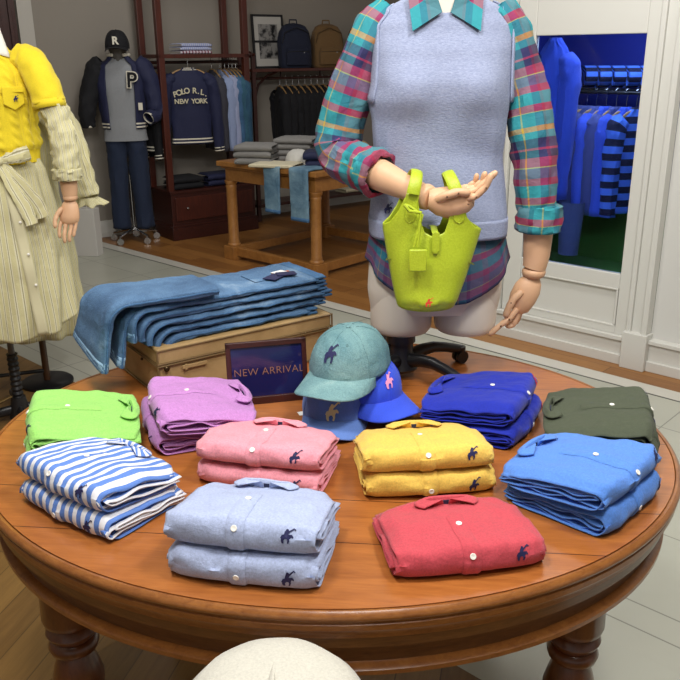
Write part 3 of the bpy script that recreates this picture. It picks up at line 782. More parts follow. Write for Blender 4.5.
# plaid shirt: hem skirt below the vest plus sleeves and collar
ht = [(.90, .06, .46, .125, 0), (1.06, .068, .456, .125, 0), (1.135, .080, .440, .112, 0), (1.165, .094, .428, .102, 0), (1.22, .10, .42, .095, 0)]
def hz(th, b):
    side = abs(cos(th))
    top = 1.19; low = 1.085-.10*(1-side**2.2)
    return low+(top-low)*b
def hpost(p, th, b):
    p = p.copy(); k = (1-b); p.x += .006*sin(th*9+2)*k; p.y += .006*cos(th*8)*k; return p
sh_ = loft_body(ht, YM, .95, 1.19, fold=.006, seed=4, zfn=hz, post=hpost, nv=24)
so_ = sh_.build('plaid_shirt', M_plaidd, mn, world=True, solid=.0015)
shoulderL = V((.095, YM, 1.665)); elbowL = V((-.018, YM+.03, 1.36)); wristL = V((.195, 1.905, 1.287))
cuffL = elbowL.lerp(wristL, .50)
sl = sleeve([(.13, YM+.02, 1.70), (.094, YM+.012, 1.655), (.042, YM+.012, 1.54), (.006, YM+.02, 1.42), (.004, YM+.005, 1.358), (.050, YM-.05, 1.335), cuffL], [.040, .050, .055, .061, .058, .056, .050], fold=.010, seed=2, per=12, nu=36)
sl.build('sleeve', M_plaid, mn, world=True, solid=.001)
dL = (wristL-elbowL).normalized()
cf_ = sleeve([cuffL-dL*.022, cuffL-dL*.012, cuffL+dL*.018, cuffL+dL*.024], [.046, .060, .058, .046], fold=.008, seed=5, nu=32, per=6)
cf_.build('rolled_cuff', M_plaid, mn, world=True, solid=.002)
sr = sleeve([(.39, YM+.01, 1.70), (.418, YM-.0, 1.655), (.458, YM-.01, 1.54), (.484, YM-.03, 1.42), (.496, YM-.045, 1.33), (.505, YM-.055, 1.22)], [.040, .048, .053, .057, .054, .048], fold=.009, seed=8, per=12, nu=36)
sr.build('sleeve', M_plaid, mn, world=True, solid=.001)
cr = sleeve([(.513, YM-.055, 1.232), (.513, YM-.055, 1.226), (.513, YM-.055, 1.17), (.513, YM-.055, 1.165)], [.044, .056, .058, .044], fold=.008, seed=15, nu=32, per=6)
cr.build('rolled_cuff', M_plaid, mn, world=True, solid=.002)
# knitted vest
mk = NT('vest_knit'); s_ = mk.noise(mk.map(mk.obj(), (1, 1, 2.5)), 130, 3, .7)
mk.set(Base_Color=mk.ramp(s_, [(.3, srgb('#7f88a3')), (.7, srgb('#99a1ba'))]), Roughness=.9, Sheen_Weight=.1); mk.bump(mk.math('ADD', s_, mk.math('MULTIPLY', mk.noise(mk.obj(), 6, 2), 2)), .35, .006)
vt = [(1.135, .084, .437, .128, 0), (1.155, .082, .438, .126, 0), (1.19, .080, .438, .122, 0), (1.26, .084, .432, .112, 0), (1.36, .091, .420, .105, 0), (1.44, .086, .424, .112, 0), (1.49, .074, .430, .116, 0), (1.53, .083, .428, .116, 0), (1.60, .087, .428, .098, .0), (1.66, .088, .430, .078, .005), (1.70, .118, .400, .066, .008), (1.735, .175, .338, .058, .01)]
def vpost(p, th, b):
    p = p.copy()
    if sin(th) < 0:
        for bx in (.175, .335):
            d = math.exp(-((p.x-bx)/.062)**2-((p.z-1.515)/.062)**2); p.y -= .026*d
        p.y += .006*math.exp(-((p.x-.255)/.03)**2-((p.z-1.50)/.07)**2)
        p.y -= .006*sin((p.x*9+p.z*14)*2.2)*sstep(1.48, 1.36, p.z)*(1-b*.3)*.8
    return p
vs_ = loft_body(vt, YM, 1.155, 1.735, nu=96, nv=90, e=2.9, fold=.003, seed=3, post=vpost)
vo = vs_.build('knit_vest', mk.m, mn, world=True, solid=.002)
def vring(z0, z1, off, nm, seed=3):
    tb = [(z, a-off, b+off, d+off, y) for z, a, b, d, y in vt]
    return loft_body(tb, YM, z0, z1, nu=96, nv=6, e=2.9, fold=.003, seed=seed, post=vpost).build(nm, mk.m, vo, solid=.002)
rb = vring(1.152, 1.200, .002, 'ribbed_hem'); rb.location = -V(mn.location)
for sg in (-1, 1):
    def tf(a, b, sg=sg):
        # band following the armhole: up the front, over the shoulder, down the back
        q = a*2-1                                   # -1 front foot .. 1 back foot
        z = 1.485+(1.715-1.485)*(1-abs(q)**2.2)
        xl, xr, dy, ys = interp(vt, z); c = (xl+xr)/2; r = (xr-xl)/2
        th0 = R(28)+R(0)*b
        ang = -th0 if q < 0 else th0
        ang = ang*min(1, abs(q)*3)*(1-.72*(1-b)**1.0)
        x, y = oval(r+.004, dy+.004, ang, 2.9)
        w = .0
        return V((c+(x if sg > 0 else -x), YM+ys+y*1.0, z+.0))
    MB().grid(tf, 60, 5).build('armhole_trim', mk.m, vo, loc=-V(mn.location), solid=.004, offset=1)
lm = MB(); pony_mesh(lm, lambda u, v: V((.122+u, YM-.114, 1.236+v)), .024)
lm.build('chest_emblem', navy_th, vo, loc=-V(mn.location), smooth=False)
# shirt collar above the vest and wooden arms
ck = MB()
for sg in (-1, 1):
    ck.add([V((.257+sg*.01, YM-.072, 1.69)), V((.257+sg*.080, YM-.088, 1.648)), V((.257+sg*.09, YM-.05, 1.73)), V((.257+sg*.04, YM-.055, 1.775))], [(0, 1, 2, 3)], [[(0, 0), (.07, 0), (.07, .05), (0, .05)]])
ck.build('shirt_collar', M_plaid, mn, world=True, solid=.003, smooth=False)
ar = MB()
q0 = cuffL-dL*.02; ln = (wristL-q0).length
ar.tube([q0+dL*ln*k/8 for k in range(9)], [.040, .040, .039, .037, .0345, .032, .030, .029, .0275], 24, sx=.9)
ar.build('forearm', M_mann, mn, world=True)
wr_ = MB().tube([wristL-dL*.002+dL*.004*k for k in range(8)], [.024, .0285, .030, .0305, .0300, .0290, .0285, .024], 24); wr_.build('wrist_joint', M_mann, mn, world=True)
# left hand, palm up, fingers to the right
HB = wristL+dL*.026
hd = MB(); hx = V((.93, -.12, .10)).normalized(); hy = V((.12, .95, .25)); hy = (hy-hx*hy.dot(hx)).normalized(); hz_ = hx.cross(hy)
if hz_.z < 0: hz_ = -hz_
def HP(a, b, c): return HB+hx*a+hy*b+hz_*c
hd.tube([HP(-.004, 0, 0), HP(.006, 0, -.002), HP(.020, 0, -.008), HP(.040, 0, -.013), (HP(.060, 0, -.012)), HP(.080, 0, -.008), HP(.092, 0, -.004), HP(.097, 0, -.002)], [.022, .027, .033, .037, .036, .031, .023, .012], 24, sx=1.0, up=tuple(hz_))
fingers(hd, [([HP(.080, -.018, .0), HP(.105, -.022, .006), HP(.128, -.020, .026), HP(.140, -.016, .050)], .0085),
             ([HP(.082, .000, .004), HP(.108, .000, .012), HP(.130, .002, .030), HP(.150, .004, .046)], .0088),
             ([HP(.078, .016, .006), HP(.104, .018, .010), HP(.122, .018, .024), HP(.128, .016, .042)], .0082),
             ([HP(.070, .028, .006), HP(.090, .032, .008), HP(.106, .032, .018), HP(.110, .030, .034)], .0072),
             ([HP(.018, -.024, .008), HP(.040, -.034, .020), HP(.066, -.032, .025), HP(.086, -.026, .018)], .0105)])
ho = hd.build('hand', M_mann, mn, world=True)
jd = MB()
for p in (HP(.105, -.030, .007), HP(.128, -.029, .027), HP(.040, -.0445, .021), HP(.066, -.043, .026), HP(.086, -.036, -.006)): jd.ball(p, .0022, 8)
jd.build('joint_pins', M_joint, ho, loc=-V(mn.location))
# right arm hanging: forearm, wrist, hand
YR = YM-.055
fa = MB().tube([(.513, YR, 1.20), (.514, YR, 1.16), (.514, YR, 1.10), (.512, YR, 1.075), (.510, YR, 1.066)], [.039, .038, .034, .031, .030], 24); fa.build('forearm', M_mann, mn, world=True)
MB().tube([(.510, YR, 1.068-.0045*k) for k in range(7)], [.022, .028, .0305, .031, .030, .028, .022], 24).build('wrist_joint', M_mann, mn, world=True)
h2 = MB()
h2.tube([(.508, YR, 1.042), (.505, YR, 1.030), (.497, YR, 1.010), (.485, YR-.003, .985), (.474, YR-.005, .960), (.468, YR-.006, .950)], [.020, .029, .036, .036, .030, .018], 24, sx=.72, up=(1, 0, .4))
fingers(h2, [([(.468, YR-.022, .962), (.448, YR-.026, .935), (.425, YR-.028, .918), (.400, YR-.030, .895)], .0085),
             ([(.478, YR-.008, .958), (.470, YR-.010, .930), (.462, YR-.010, .912), (.448, YR-.012, .910)], .0088),
             ([(.488, YR+.008, .965), (.482, YR+.008, .935), (.474, YR+.006, .915), (.460, YR+.004, .912)], .0085),
             ([(.492, YR+.020, .972), (.490, YR+.022, .945), (.482, YR+.020, .928), (.470, YR+.018, .922)], .0075),
             ([(.476, YR-.022, 1.008), (.455, YR-.030, .990), (.443, YR-.030, .965), (.438, YR-.028, .945)], .0105)])
ho2 = h2.build('hand', M_mann, mn, world=True)
jd = MB()
for p in ((.448, YR-.037, .982), (.446, YR-.0365, .936), (.425, YR-.037, .918)): jd.ball(p, .0028, 8)
jd.build('joint_pins', M_joint, ho2, loc=-V(mn.location))
# black five-legged base on castors
mn_c = V((.165, 2.09, 0))
MB().lathe([(.001, .884), (.040, .884), (.040, .862), (.034, .86), (.034, .835), (.046, .800), (.050, .790), (.044, .782), (.001, .782)], 28, M=Matrix.Translation(mn_c)).build('stand_hub', M_black, mn, world=True)
for k in range(5):
    a = R(29)+k*2*pi/5; d = V((cos(a), sin(a), 0))
    P = [mn_c+d*r_0+V((0, 0, z)) for r_0, z in ((.03, .812), (.07, .822), (.11, .824), (.15, .816), (.185, .806), (.205, .800))]
    lgm = MB().tube(P, [.020, .018, .016, .0145, .014, .013], 14, sx=.9, up=(0, 0, 1))
    l_ = lgm.build('stand_leg', M_black, mn, world=True)
    c = mn_c+d*.205
    cs = MB().tube([c+V((0, 0, .808)), c+V((0, 0, .790))], .015, 14)
    nrm = V((-sin(a), cos(a), 0))
    for sg in (-1, 1): cs.tube([c+V((0, 0, .779))+nrm*sg*.004, c+V((0, 0, .779))+nrm*sg*.015], .0185, 18)
    cs.build('castor', M_black, l_, loc=-V(mn.location))
kn = MB().tube([mn_c+V((-.03, -.01, .852)), mn_c+V((-.075, -.02, .856))], .005, 8); kn.tube([mn_c+V((-.075, -.02, .846)), mn_c+V((-.075, -.02, .866))], .0055, 8); kn.build('tightening_knob', M_black, mn, world=True)
# ------------------------------------------------------------------ lime leather tote on the forearm
ml = NT('lime_leather'); n1 = ml.noise(ml.obj(), 260, 3, .6); ml.set(Base_Color=ml.ramp(n1, [(.3, srgb('#a2b41e')), (.7, srgb('#b3c52e'))]), Roughness=.45); ml.bump(ml.math('ADD', n1, ml.math('MULTIPLY', ml.noise(ml.obj(), 9, 3), 2)), .3, .004)
M_lime = ml.m; M_limed = plain('bag_lining', '#565a1c', .8)
YB = 1.905
bg = thing('tote_bag', 'lime green leather tote hanging from the mannequin forearm', 'bag', (.215, YB, 1.0))
def topz(x):
    """top edge height of a panel against x"""
    pts = [(.104, 1.222), (.120, 1.232), (.138, 1.258), (.150, 1.285), (.160, 1.300), (.178, 1.300), (.184, 1.268), (.188, 1.235), (.198, 1.208), (.222, 1.196), (.244, 1.208), (.253, 1.235), (.256, 1.270), (.260, 1.298), (.276, 1.298), (.283, 1.275), (.296, 1.240), (.315, 1.218), (.337, 1.206)]
    for p, q in zip(pts, pts[1:]):
        if x <= q[0]: k = max(0, (x-p[0])/(q[0]-p[0])); return p[1]+(q[1]-p[1])*k
    return pts[-1][1]
def bagpt(side, a, b, off=0):
    """a across 0..1, b up 0..1"""
    xt = .104+.233*a; zt = topz(xt); z = 1.02+(zt-1.02)*b
    f = max(0, min(1, (z-1.02)/.19)); g = f**.85
    x = (.142+.137*a)*(1-g)+xt*g
    e = max(0, 1-abs(2*a-1)**3.2)**.6
    dy = e*(.044+.012*(1-f)**.7)
    w = e*(.004*nz(x*14, z*14, side*3)+.003*sin(z*42+x*16)*(1-f)*sin(pi*f))
    rb_ = sstep(.0, .10, b)
    return V((x, YB+side*(dy*(.78+.22*rb_)+w+off), z-(.004*sin(pi*a))*(b < .02)))
for side, nm in ((-1, 'front_panel'), (1, 'back_panel')):
    MB().grid(lambda a, b: bagpt(side, a, b), 110, 40).build(nm, M_lime, bg, world=True, solid=.0022, offset=0)
bt_ = MB(); N_ = 40
bt_.grid(lambda a, b: bagpt(-1, a, 0).lerp(bagpt(1, a, 0), b), N_, 6).build('bag_base', M_lime, bg, world=True)
MB().grid(lambda a, b: bagpt(-1, a, .86 if 0 else .80, -.003).lerp(bagpt(1, a, .80, -.003), b)+V((0, 0, -.05)), N_, 4).build('lining', M_limed, bg, world=True)
for xc, zt in ((.169, 1.298), (.268, 1.296)):
    hs = MB(); pts = []
    for k in range(25):
        t_ = k/24; a = pi*t_
        top = 1.343+(-.004 if xc > .2 else 0)
        y = YB-.050*cos(a); z = zt+(top-zt)*sin(a)**.8
        pts.append((xc+(.012 if xc < .2 else -.016)*sin(a), y+( .0), z))
    hs.tube(pts, [.0150-.0015*sin(pi*k/24) for k in range(25)], 12, sx=.28, up=(1, 0, 0), cap=False)
    hs.build('handle', M_lime, bg, world=True)
    # stitched handle foot
    ft = MB(); w0 = .015
    def ff(a, b, xc=xc):
        ww = w0*(1-.15*b)*(1 if b < .8 else (1-((b-.8)/.2)**2)**.5)
        x = xc+(2*a-1)*ww+(.010 if xc > .2 else -.006)*b; aa = (x-.104)/.233
        z = zt-.068*b; p = bagpt(-1, aa, 1); y = bagpt(-1, aa, max(0, (z-1.02)/(topz(x)-1.02)))[1]
        return V((x, y-.003, z))
    ft.grid(ff, 10, 16).build('handle_foot', M_lime, bg, world=True, solid=.002, offset=1)
cl_ = MB().box((.223, YB-.056, 1.188), (.017, .004, .042)); cl_.ball((.223, YB-.0565, 1.168), .0085, 16, sc_=(1, .22, 1.1)); cl_.tube([(.223, YB-.045, 1.206), (.223, YB, 1.214), (.223, YB+.04, 1.206)], .008, 8, sx=.3, up=(1, 0, 0))
cl_.build('closing_tab', M_lime, bg, world=True, bevel=.0015)
tg = MB(); tg.tube([(.149, YB-.062, 1.275), (.160, YB-.066, 1.262), (.186, YB-.064, 1.258), (.184, YB-.066, 1.235), (.180, YB-.070, 1.180)], .0042, 8); tg.tube([(.149, YB-.058, 1.275), (.160, YB-.060, 1.272), (.190, YB-.062, 1.252), (.176, YB-.069, 1.20), (.172, YB-.070, 1.18)], .0035, 8)
tg.build('tag_strap', M_lime, bg, world=True)
MB().box((.181, YB-.074, 1.149), (.042, .007, .052)).build('luggage_tag', M_lime, bg, world=True, bevel=.003)
em = MB(); pony_mesh(em, lambda u, v: V((.207+u, YB-.092, 1.052+v)), .020)
em.build('front_emblem', plain('emblem_red', '#d8452e', .6), bg, world=True, smooth=False)
# ------------------------------------------------------------------ lettering font and small fabrics
M_navy = F('navy_cloth', '#161c40', var=.06, wr=.4, rough=.75); M_blackc = F('black_cloth', '#0d0e14', var=.05, wr=.5)
M_grey = F('grey_knit', '#7d7b78', var=.10, wr=.5); M_creamk = F('cream_knit', '#cfc6a8', var=.08, wr=.6)
M_off = plain('off_white', '#d9d4c4', .7); M_tee = F('tee_grey', '#8f9296', var=.12, wr=.4)
# ------------------------------------------------------------------ mahogany wardrobe
wr0 = thing('wardrobe', 'open mahogany wardrobe frame with hanging rail and drawer base', 'wardrobe', FW, 0)
def wb_(name, mat, boxes, parent, bevel=.003):
    return bwpart(name, mat, boxes, bevel, None, parent)
WD_ = .42
wb_('base_cabinet', M_mahogd, [(0, .87, 0.01, WD_, .13, .42), (-.012, .882, -.002, WD_, .42, .445), (-.015, .885, -.012, WD_, 0, .115), (-.008, .878, -.006, WD_, .115, .135)], wr0)
dw = wb_('drawer', M_mahog, [(.035, .835, -.004, .02, .175, .385)], wr0)
wb_('drawer_moulding', M_mahogd, [(.06, .81, -.010, .0, .355, .365), (.06, .81, -.010, .0, .195, .205), (.06, .07, -.010, 0, .205, .355), (.80, .81, -.010, 0, .205, .355)], dw)
kk = MB().ball((.145, -.018, .285), .012, 12, M=MBk).build('knob', M_chrome, dw, world=False); 
kk.location = -V(wr0.location)
for x0, y0 in ((-.02, 0), (.81, 0), (-.02, .37), (.81, .37)):
    wb_('post', M_mahog, [(x0, x0+.055, y0, y0+.05, .445, 2.5)], wr0)
wb_('shelf', M_mahog, [(-.02, .865, .0, WD_, 1.575, 1.608)], wr0)
wb_('top_beam', M_mahog, [(-.02, .865, .0, WD_, 2.46, 2.52)], wr0)
MB().tube([tuple(MBk @ V((-.02, .20, 1.54))), tuple(MBk @ V((.865, .20, 1.54)))], .013, 12).build('hanging_rail', M_mahogd, wr0, world=True)
MB().tube([tuple(MBk @ V((-.005, .02, 1.50))), tuple(MBk @ V((-.005, .40, 1.50)))], .012, 10).tube([tuple(MBk @ V((.85, .02, 1.50))), tuple(MBk @ V((.85, .40, 1.50)))], .012, 10).build('side_rail', M_mahogd, wr0, world=True)
def hanger(s, off, z, ang, label, M0=MBk, wid=.19, group=None, rail=None):
    """clothes hanger with hook at rail height z"""
    p = M0 @ V((s, off, 0))
    T = thing('clothes_hanger', label, 'hanger', (p.x, p.y, z-.105), ang, group)
    MB().tube([(-wid, 0, -.045), (-wid*.5, 0, .0), (0, 0, .018), (wid*.5, 0, 0), (wid, 0, -.045)], [.006, .009, .012, .009, .006], 8, sx=.7).build('hanger_arm', plain('hanger_wood', '#b08a58', .5), T)
    MB().tube([(0, 0, .02), (0, 0, .08), (.012, 0, .10), (.012, 0, .118), (0, 0, .126), (-.012, 0, .117)], .0025, 6).build('hook', M_chrome, T)
    return T
def garment(name, label, cat, s, off, ztop, ang, mat, w=.23, ln=.66, depth=.05, group=None, M0=MBk, sleevel=.56, trim=None, seed=1, open_=False, collar=None, spread=.05):
    """hanging jacket, shirt or sweater; local x = shoulder width, z down from ztop"""
    p = M0 @ V((s, off, 0))
    T = thing(name, label, cat, (p.x, p.y, ztop-ln), ang, group)
    tab = [(0, -w*.92, w*.92, depth, 0), (ln*.5, -w*.88, w*.88, depth, 0), (ln*.78, -w*.95, w*.95, depth*.95, 0), (ln*.88, -w*.92, w*.92, depth*.8, 0), (ln*.95, -w*.62, w*.62, depth*.65, 0), (ln, -w*.30, w*.30, depth*.6, 0), (ln+.012, -w*.24, w*.24, depth*.55, 0)]
    loft_body(tab, 0, 0, ln+.012, nu=40, nv=34, fold=.014, seed=seed).build('garment_body', mat, T, solid=.002)
    for sg in (-1, 1):
        sleeve([(sg*w*.62, 0, ln*.90), (sg*w*.93, 0, ln*.83), (sg*(w*1.05+spread*.4), -.005, ln*.60), (sg*(w*1.05+spread), -.012, ln*.83-sleevel)], [.040, .062, .055, .042], nu=18, per=7, fold=.012, seed=seed+sg).build('sleeve', mat, T, solid=.002)
        if trim:
            e = V((sg*(w*1.05+spread), -.012, ln*.83-sleevel))
            for q in (.0, .025): MB().tube([e+V((0, 0, q)), e+V((-sg*.001, 0, q+.010))], .046, 18, cap=False).build('cuff_stripe', trim, T, solid=.001)
    if trim:
        for q in (.012, .040): loft_body([(z, a-.003, b+.003, d+.003, y) for z, a, b, d, y in tab], 0, q, q+.012, nu=40, nv=2, fold=.014, seed=seed).build('hem_stripe', trim, T)
        for q in (.002, .016): loft_body([(z, a-.002, b+.002, d+.002, y) for z, a, b, d, y in tab], 0, ln-.012+q, ln-.006+q, nu=40, nv=2, fold=.0, seed=seed).build('neck_stripe', trim, T)
    if collar:
        MB().tube([(w*.24*cos(2*pi*k/16), depth*.6*sin(2*pi*k/16), ln+.014) for k in range(17)], .014, 8, cap=False).build('collar', collar, T)
    return T
# navy varsity jacket showing its back lettering
JA = A2-R(18)
hanger(.275, .06, 1.575, JA, 'wooden hanger holding the lettered navy jacket')
jk = garment('varsity_jacket', 'navy varsity jacket hanging with cream back lettering', 'jacket', .275, .06, 1.485, JA, M_navy, w=.20, ln=.64, depth=.055, trim=M_off, seed=11, sleevel=.60, spread=.03)
ltm = plain('felt_cream', '#c9c2a8', .8)
JM = Matrix.Translation(jk.location) @ Matrix.Rotation(JA, 4, 'Z')
def arched(txt, z, size, arch, nm, parent, MM, y=-.082, wtot=.22, bold=.0015):
    n_ = len(txt); o = None
    mbx = MB()
    for i, ch in enumerate(txt):
        if ch == ' ': continue
        u = (i-(n_-1)/2)/((n_-1)/2) if n_ > 1 else 0
        Mx = Matrix.Translation((u*wtot/2, y+.012*u*u, z-arch*u*u)) @ Matrix.Rotation(pi/2, 4, 'X') @ Matrix.Rotation(-u*arch*7, 4, 'Z')
        text_mesh('letter', ch, size, ltm, Mx, parent, .002, world=False, bold=bold)
arched('POLO R.L.', .460, .066, .030, 'x', jk, JM, wtot=.27)
arched('NEW YORK', .370, .056, .0, 'x', jk, JM, wtot=.25)
g_ = 'dark jackets behind the lettered jacket'
for s_, o_, k in ((-.045, .27, 0), (.02, .27, 1)):
    hanger(s_, .27, 1.56, A2+R(100), 'wooden hanger at the far left of the wardrobe rail, %s' % ('against the post' if k == 0 else 'next to the lettered jacket'))
    garment('varsity_jacket', ['dark varsity jacket edge-on behind the left wardrobe post', 'dark varsity jacket edge-on just left of the lettered jacket'][k], 'jacket', s_, .27, 1.46, A2+R(100), M_blackc, w=.12, ln=.68, depth=.030, trim=M_off if k == 0 else None, seed=21+k, sleevel=.62, spread=.0)
rowg = [(.60, M_grey and F('charcoal_wool', '#3a3a44'), 'charcoal blazer hanging beside the lettered navy jacket', 'jacket', .70), (.685, F('oxford_blue', '#8d9cc0', var=.08), 'pale blue shirt hanging first after the charcoal blazer', 'shirt', .70),
        (.735, F('oxford_lilac', '#9aa3c4', var=.08), 'pale blue shirt hanging next to the denim shirts', 'shirt', .68), (.775, M_jeans_d, 'dark denim shirt hanging beside the pale blue shirts', 'shirt', .70), (.812, denim('denim_teal', '#24485a', '#355f74', '#4f7a8c'), 'teal denim shirt hanging second to last on the rail', 'shirt', .70), (.850, denim('denim_deep', '#1f3f58', '#2f5670', '#446e88'), 'dark teal denim shirt hanging last by the right post', 'shirt', .72)]
for k, (s_, m_, lb_, ct, ln) in enumerate(rowg):
    hanger(s_-.015, .20, 1.56, A2+R(84), 'wooden hanger holding the '+lb_.replace(' hanging', ''))
    garment('hanging_'+ct, lb_, ct, s_-.015, .20, 1.46, A2+R(84), m_, w=.175, ln=ln, depth=.026, seed=31+k, sleevel=.58, spread=.0)
def foldstack(labels, cat, name, base, ang, mats, w, d, h, group=None, rough=.004, seed=0):
    for i, lb_ in enumerate(labels):
        rnd = random.Random(seed+i)
        T = thing(name, lb_, cat, (base[0]+rnd.uniform(-rough, rough), base[1]+rnd.uniform(-rough, rough), base[2]+i*h*1.0), ang+rnd.uniform(-.05, .05), group)
        pf = Prof(-d/2, d/2, d/2-.01, h*.97, .001, h*.45, .002)
        def f(a, c):
            yy, zz, ny, n2 = pf.at(pf.smin+(pf.smax-pf.smin)*c); u = (a-.5)*w; e = abs(2*a-1)
            zz -= .25*h*sstep(.8, 1, e)*(zz > h*.5)
            zz = max(.001, zz+.003*nz(u*20+seed, yy*20, i)*(1 if zz > h*.5 else .3))
            return V((u*(1+.02*nz(yy*30, i+seed)), yy, zz))
        MB().grid(f, 20, 40, uvfn=lambda a, c: (a*w, c*d)).build('folded_body', mats[i % len(mats)], T, solid=.002)
        pk = Prof(-d/2+.01, d/2-.005, d/2-.01, h*.80, h*.2, h*.25, .001)
        MB().grid(lambda a, c: V(((a-.5)*(w-.004), *pk.at(pk.smin+(pk.smax-pk.smin)*c)[:2])), 4, 30, uvfn=lambda a, c: (a*w, c*d)).build('inner_fold', mats[i % len(mats)], T, solid=.002)
p = MBk @ V((.375, .18, 1.608))
m_sl = stripes('stripe_white_lilac', [(0, '#b9bcd0'), (.5, '#8f9cc8')], .02, 0); m_sr = stripes('stripe_white_red', [(0, '#c8c0c8'), (.6, '#7c3a4c')], .03, 0)
foldstack(['pale blue folded shirt at the bottom of the wardrobe top shelf pile', 'pale blue folded shirt in the middle of the wardrobe top shelf pile', 'striped folded shirt on top of the wardrobe top shelf pile'], 'shirt', 'folded_shirt', p, A2, [m_sr, m_sl, m_sl], .30, .24, .030, seed=3)
p = MBk @ V((.20, .16, .446)); foldstack(['black folded sweater, lower left one on the wardrobe cabinet', 'black folded sweater, upper left one on the wardrobe cabinet'], 'sweater', 'folded_sweater', p, A2, [M_blackc], .30, .24, .055, seed=5)
p = MBk @ V((.57, .16, .446)); foldstack(['navy folded sweater, lower right one on the wardrobe cabinet', 'navy folded sweater, upper right one on the wardrobe cabinet'], 'sweater', 'folded_sweater', p, A2, [M_navy], .32, .24, .055, seed=8)
# ------------------------------------------------------------------ second rack with backpacks
RX0, RX1, RY0, RY1 = 1.06, 3.0, .28, .56
rk = thing('clothes_rack', 'dark mahogany garment rack with shelf above and rail below', 'rack', MBk @ V((RX0, RY0, 0)), 0)
for x_, y_ in ((RX0, RY0), (RX0, RY1-.03), (RX1-.03, RY0), (RX1-.03, RY1-.03)): wb_('post', M_mahogd, [(x_, x_+.04, y_, y_+.03, 0, 1.60)], rk)
wb_('shelf', M_mahog, [(RX0, RX1, RY0-.01, RY1, 1.44, 1.468)], rk)
wb_('lower_shelf', M_mahogd, [(RX0, RX1, RY0, RY1, .14, .17)], rk)
MB().tube([MBk @ V((RX0, .42, 1.375)), MBk @ V((RX1, .42, 1.375))], .011, 10).build('hanging_rail', M_mahogd, rk, world=True)
br = MB()
for x_ in (1.47, 1.95, 2.4): br.tube([MBk @ V((x_, .42, 1.375)), MBk @ V((x_, .42, 1.44))], .008, 8)
for k in range(2):
    x_ = RX0+.03; br.tube([MBk @ V((x_+.015*0, RY0+.02, 1.20)), MBk @ V((x_+.04, RY0+.02, 1.32)), MBk @ V((x_+.14, RY0+.02, 1.40)), MBk @ V((x_+.26, RY0+.02, 1.44))], .012, 8)
br.build('bracket', M_mahogd, rk, world=True)
fin = MB().ball(tuple(MBk @ V((RX0-.03, RY0, 1.60))), .032, 14).tube([MBk @ V((RX0-.03, RY0, 1.60)), MBk @ V((RX0+.03, RY0, 1.60))], .014, 8); fin.build('finial', M_mahogd, rk, world=True)
for k in range(10):
    s_ = 1.455+k*.076
    od = ['leftmost', 'second from the left', 'third from the left', 'fourth from the left', 'fifth from the left', 'sixth from the left', 'seventh from the left', 'third from the right', 'second from the right', 'furthest right'][k]
    hanger(s_, .42, 1.385, A2+R(76), 'wooden hanger under the backpacks, %s of its row' % od, group='hangers on the backpack rack')
    garment('hanging_sweater', 'black sweater hanging under the backpacks, %s of its row' % od, 'sweater', s_, .42, 1.285, A2+R(76), M_blackc, w=.16, ln=.62, depth=.040, seed=51+k, sleevel=.55, spread=.0, group='black sweaters under the backpacks')
def backpack(label, s, off, mat, mat2, z=1.469, w=.33, h=.42, d=.17):
    p = MBk @ V((s, off, 0)); T = thing('backpack', label, 'backpack', (p.x, p.y, z), A2-R(14))
    tab = [(0, -w*.46, w*.46, d*.46, 0), (h*.06, -w*.5, w*.5, d*.5, 0), (h*.5, -w*.5, w*.5, d*.5, 0), (h*.78, -w*.46, w*.46, d*.44, .01), (h*.92, -w*.36, w*.36, d*.34, .02), (h*.99, -w*.2, w*.2, d*.16, .03), (h, -.01, .01, .01, .03)]
    loft_body(tab, 0, 0, h, nu=48, nv=40, e=3.6, fold=.008).build('bag_body', mat, T)
    pt = [(.03, -w*.36, w*.36, .035, 0), (h*.30, -w*.37, w*.37, .04, 0), (h*.40, -w*.34, w*.34, .03, 0), (h*.46, -w*.30, w*.30, .008, 0)]
    loft_body(pt, -d*.5+.002, .03, h*.46, nu=40, nv=20, e=4, fold=.004).build('front_pocket', mat, T)
    MB().tube([(-w*.33, -d*.5-.028, h*.36), (0, -d*.5-.034, h*.37), (w*.33, -d*.5-.028, h*.36)], .004, 6).build('pocket_zip', mat2, T)
    MB().tube([(-w*.45, -d*.38, h*.55), (-w*.38, -d*.45, h*.78), (0, -d*.42, h*.90), (w*.38, -d*.45, h*.78), (w*.45, -d*.38, h*.55)], .004, 6).build('main_zip', mat2, T)
    MB().tube([(-.04, .03, h-.01), (-.035, .03, h+.03), (.035, .03, h+.03), (.04, .03, h-.01)], .007, 8).build('grab_handle', mat, T)
    MB().box((w*.18, -d*.5-.034, h*.345), (.012, .003, .008)).build('zip_pull', M_chrome, T)
backpack('navy canvas backpack standing on the rack shelf', 1.63, .40, F('canvas_navy', '#131a30'), M_black)
backpack('tan canvas backpack standing on the rack shelf', 2.03, .40, F('canvas_tan', '#6e5330'), plain('zip_brown', '#4a3820', .5))
backpack('dark backpack standing behind the mannequin sleeve on the rack', 2.50, .40, M_blackc, M_black)
fp = MBk @ V((1.40, .50, 1.469)); T = thing('picture_frame', 'dark framed black and white picture leaning behind the navy backpack', 'picture', fp, A2); T.rotation_euler = (R(-4), 0, A2)
MB().box((0, 0, .25), (.36, .018, .02)).box((0, 0, .01), (.36, .018, .02)).box((0, 0, .49), (.36, .018, .02)).box((-.17, 0, .25), (.02, .018, .5)).box((.17, 0, .25), (.02, .018, .5)).build('frame', M_black, T, smooth=False)
MB().box((0, .002, .25), (.33, .008, .47)).build('mount', plain('mount_white', '#b8b5ae', .7), T, smooth=False)
pm = NT('photo_print'); pn = pm.noise(pm.obj(), 12, 4, .6); pm.set(Base_Color=pm.ramp(pn, [(.42, srgb('#17171a')), (.55, srgb('#8b8986'))]), Roughness=.4)
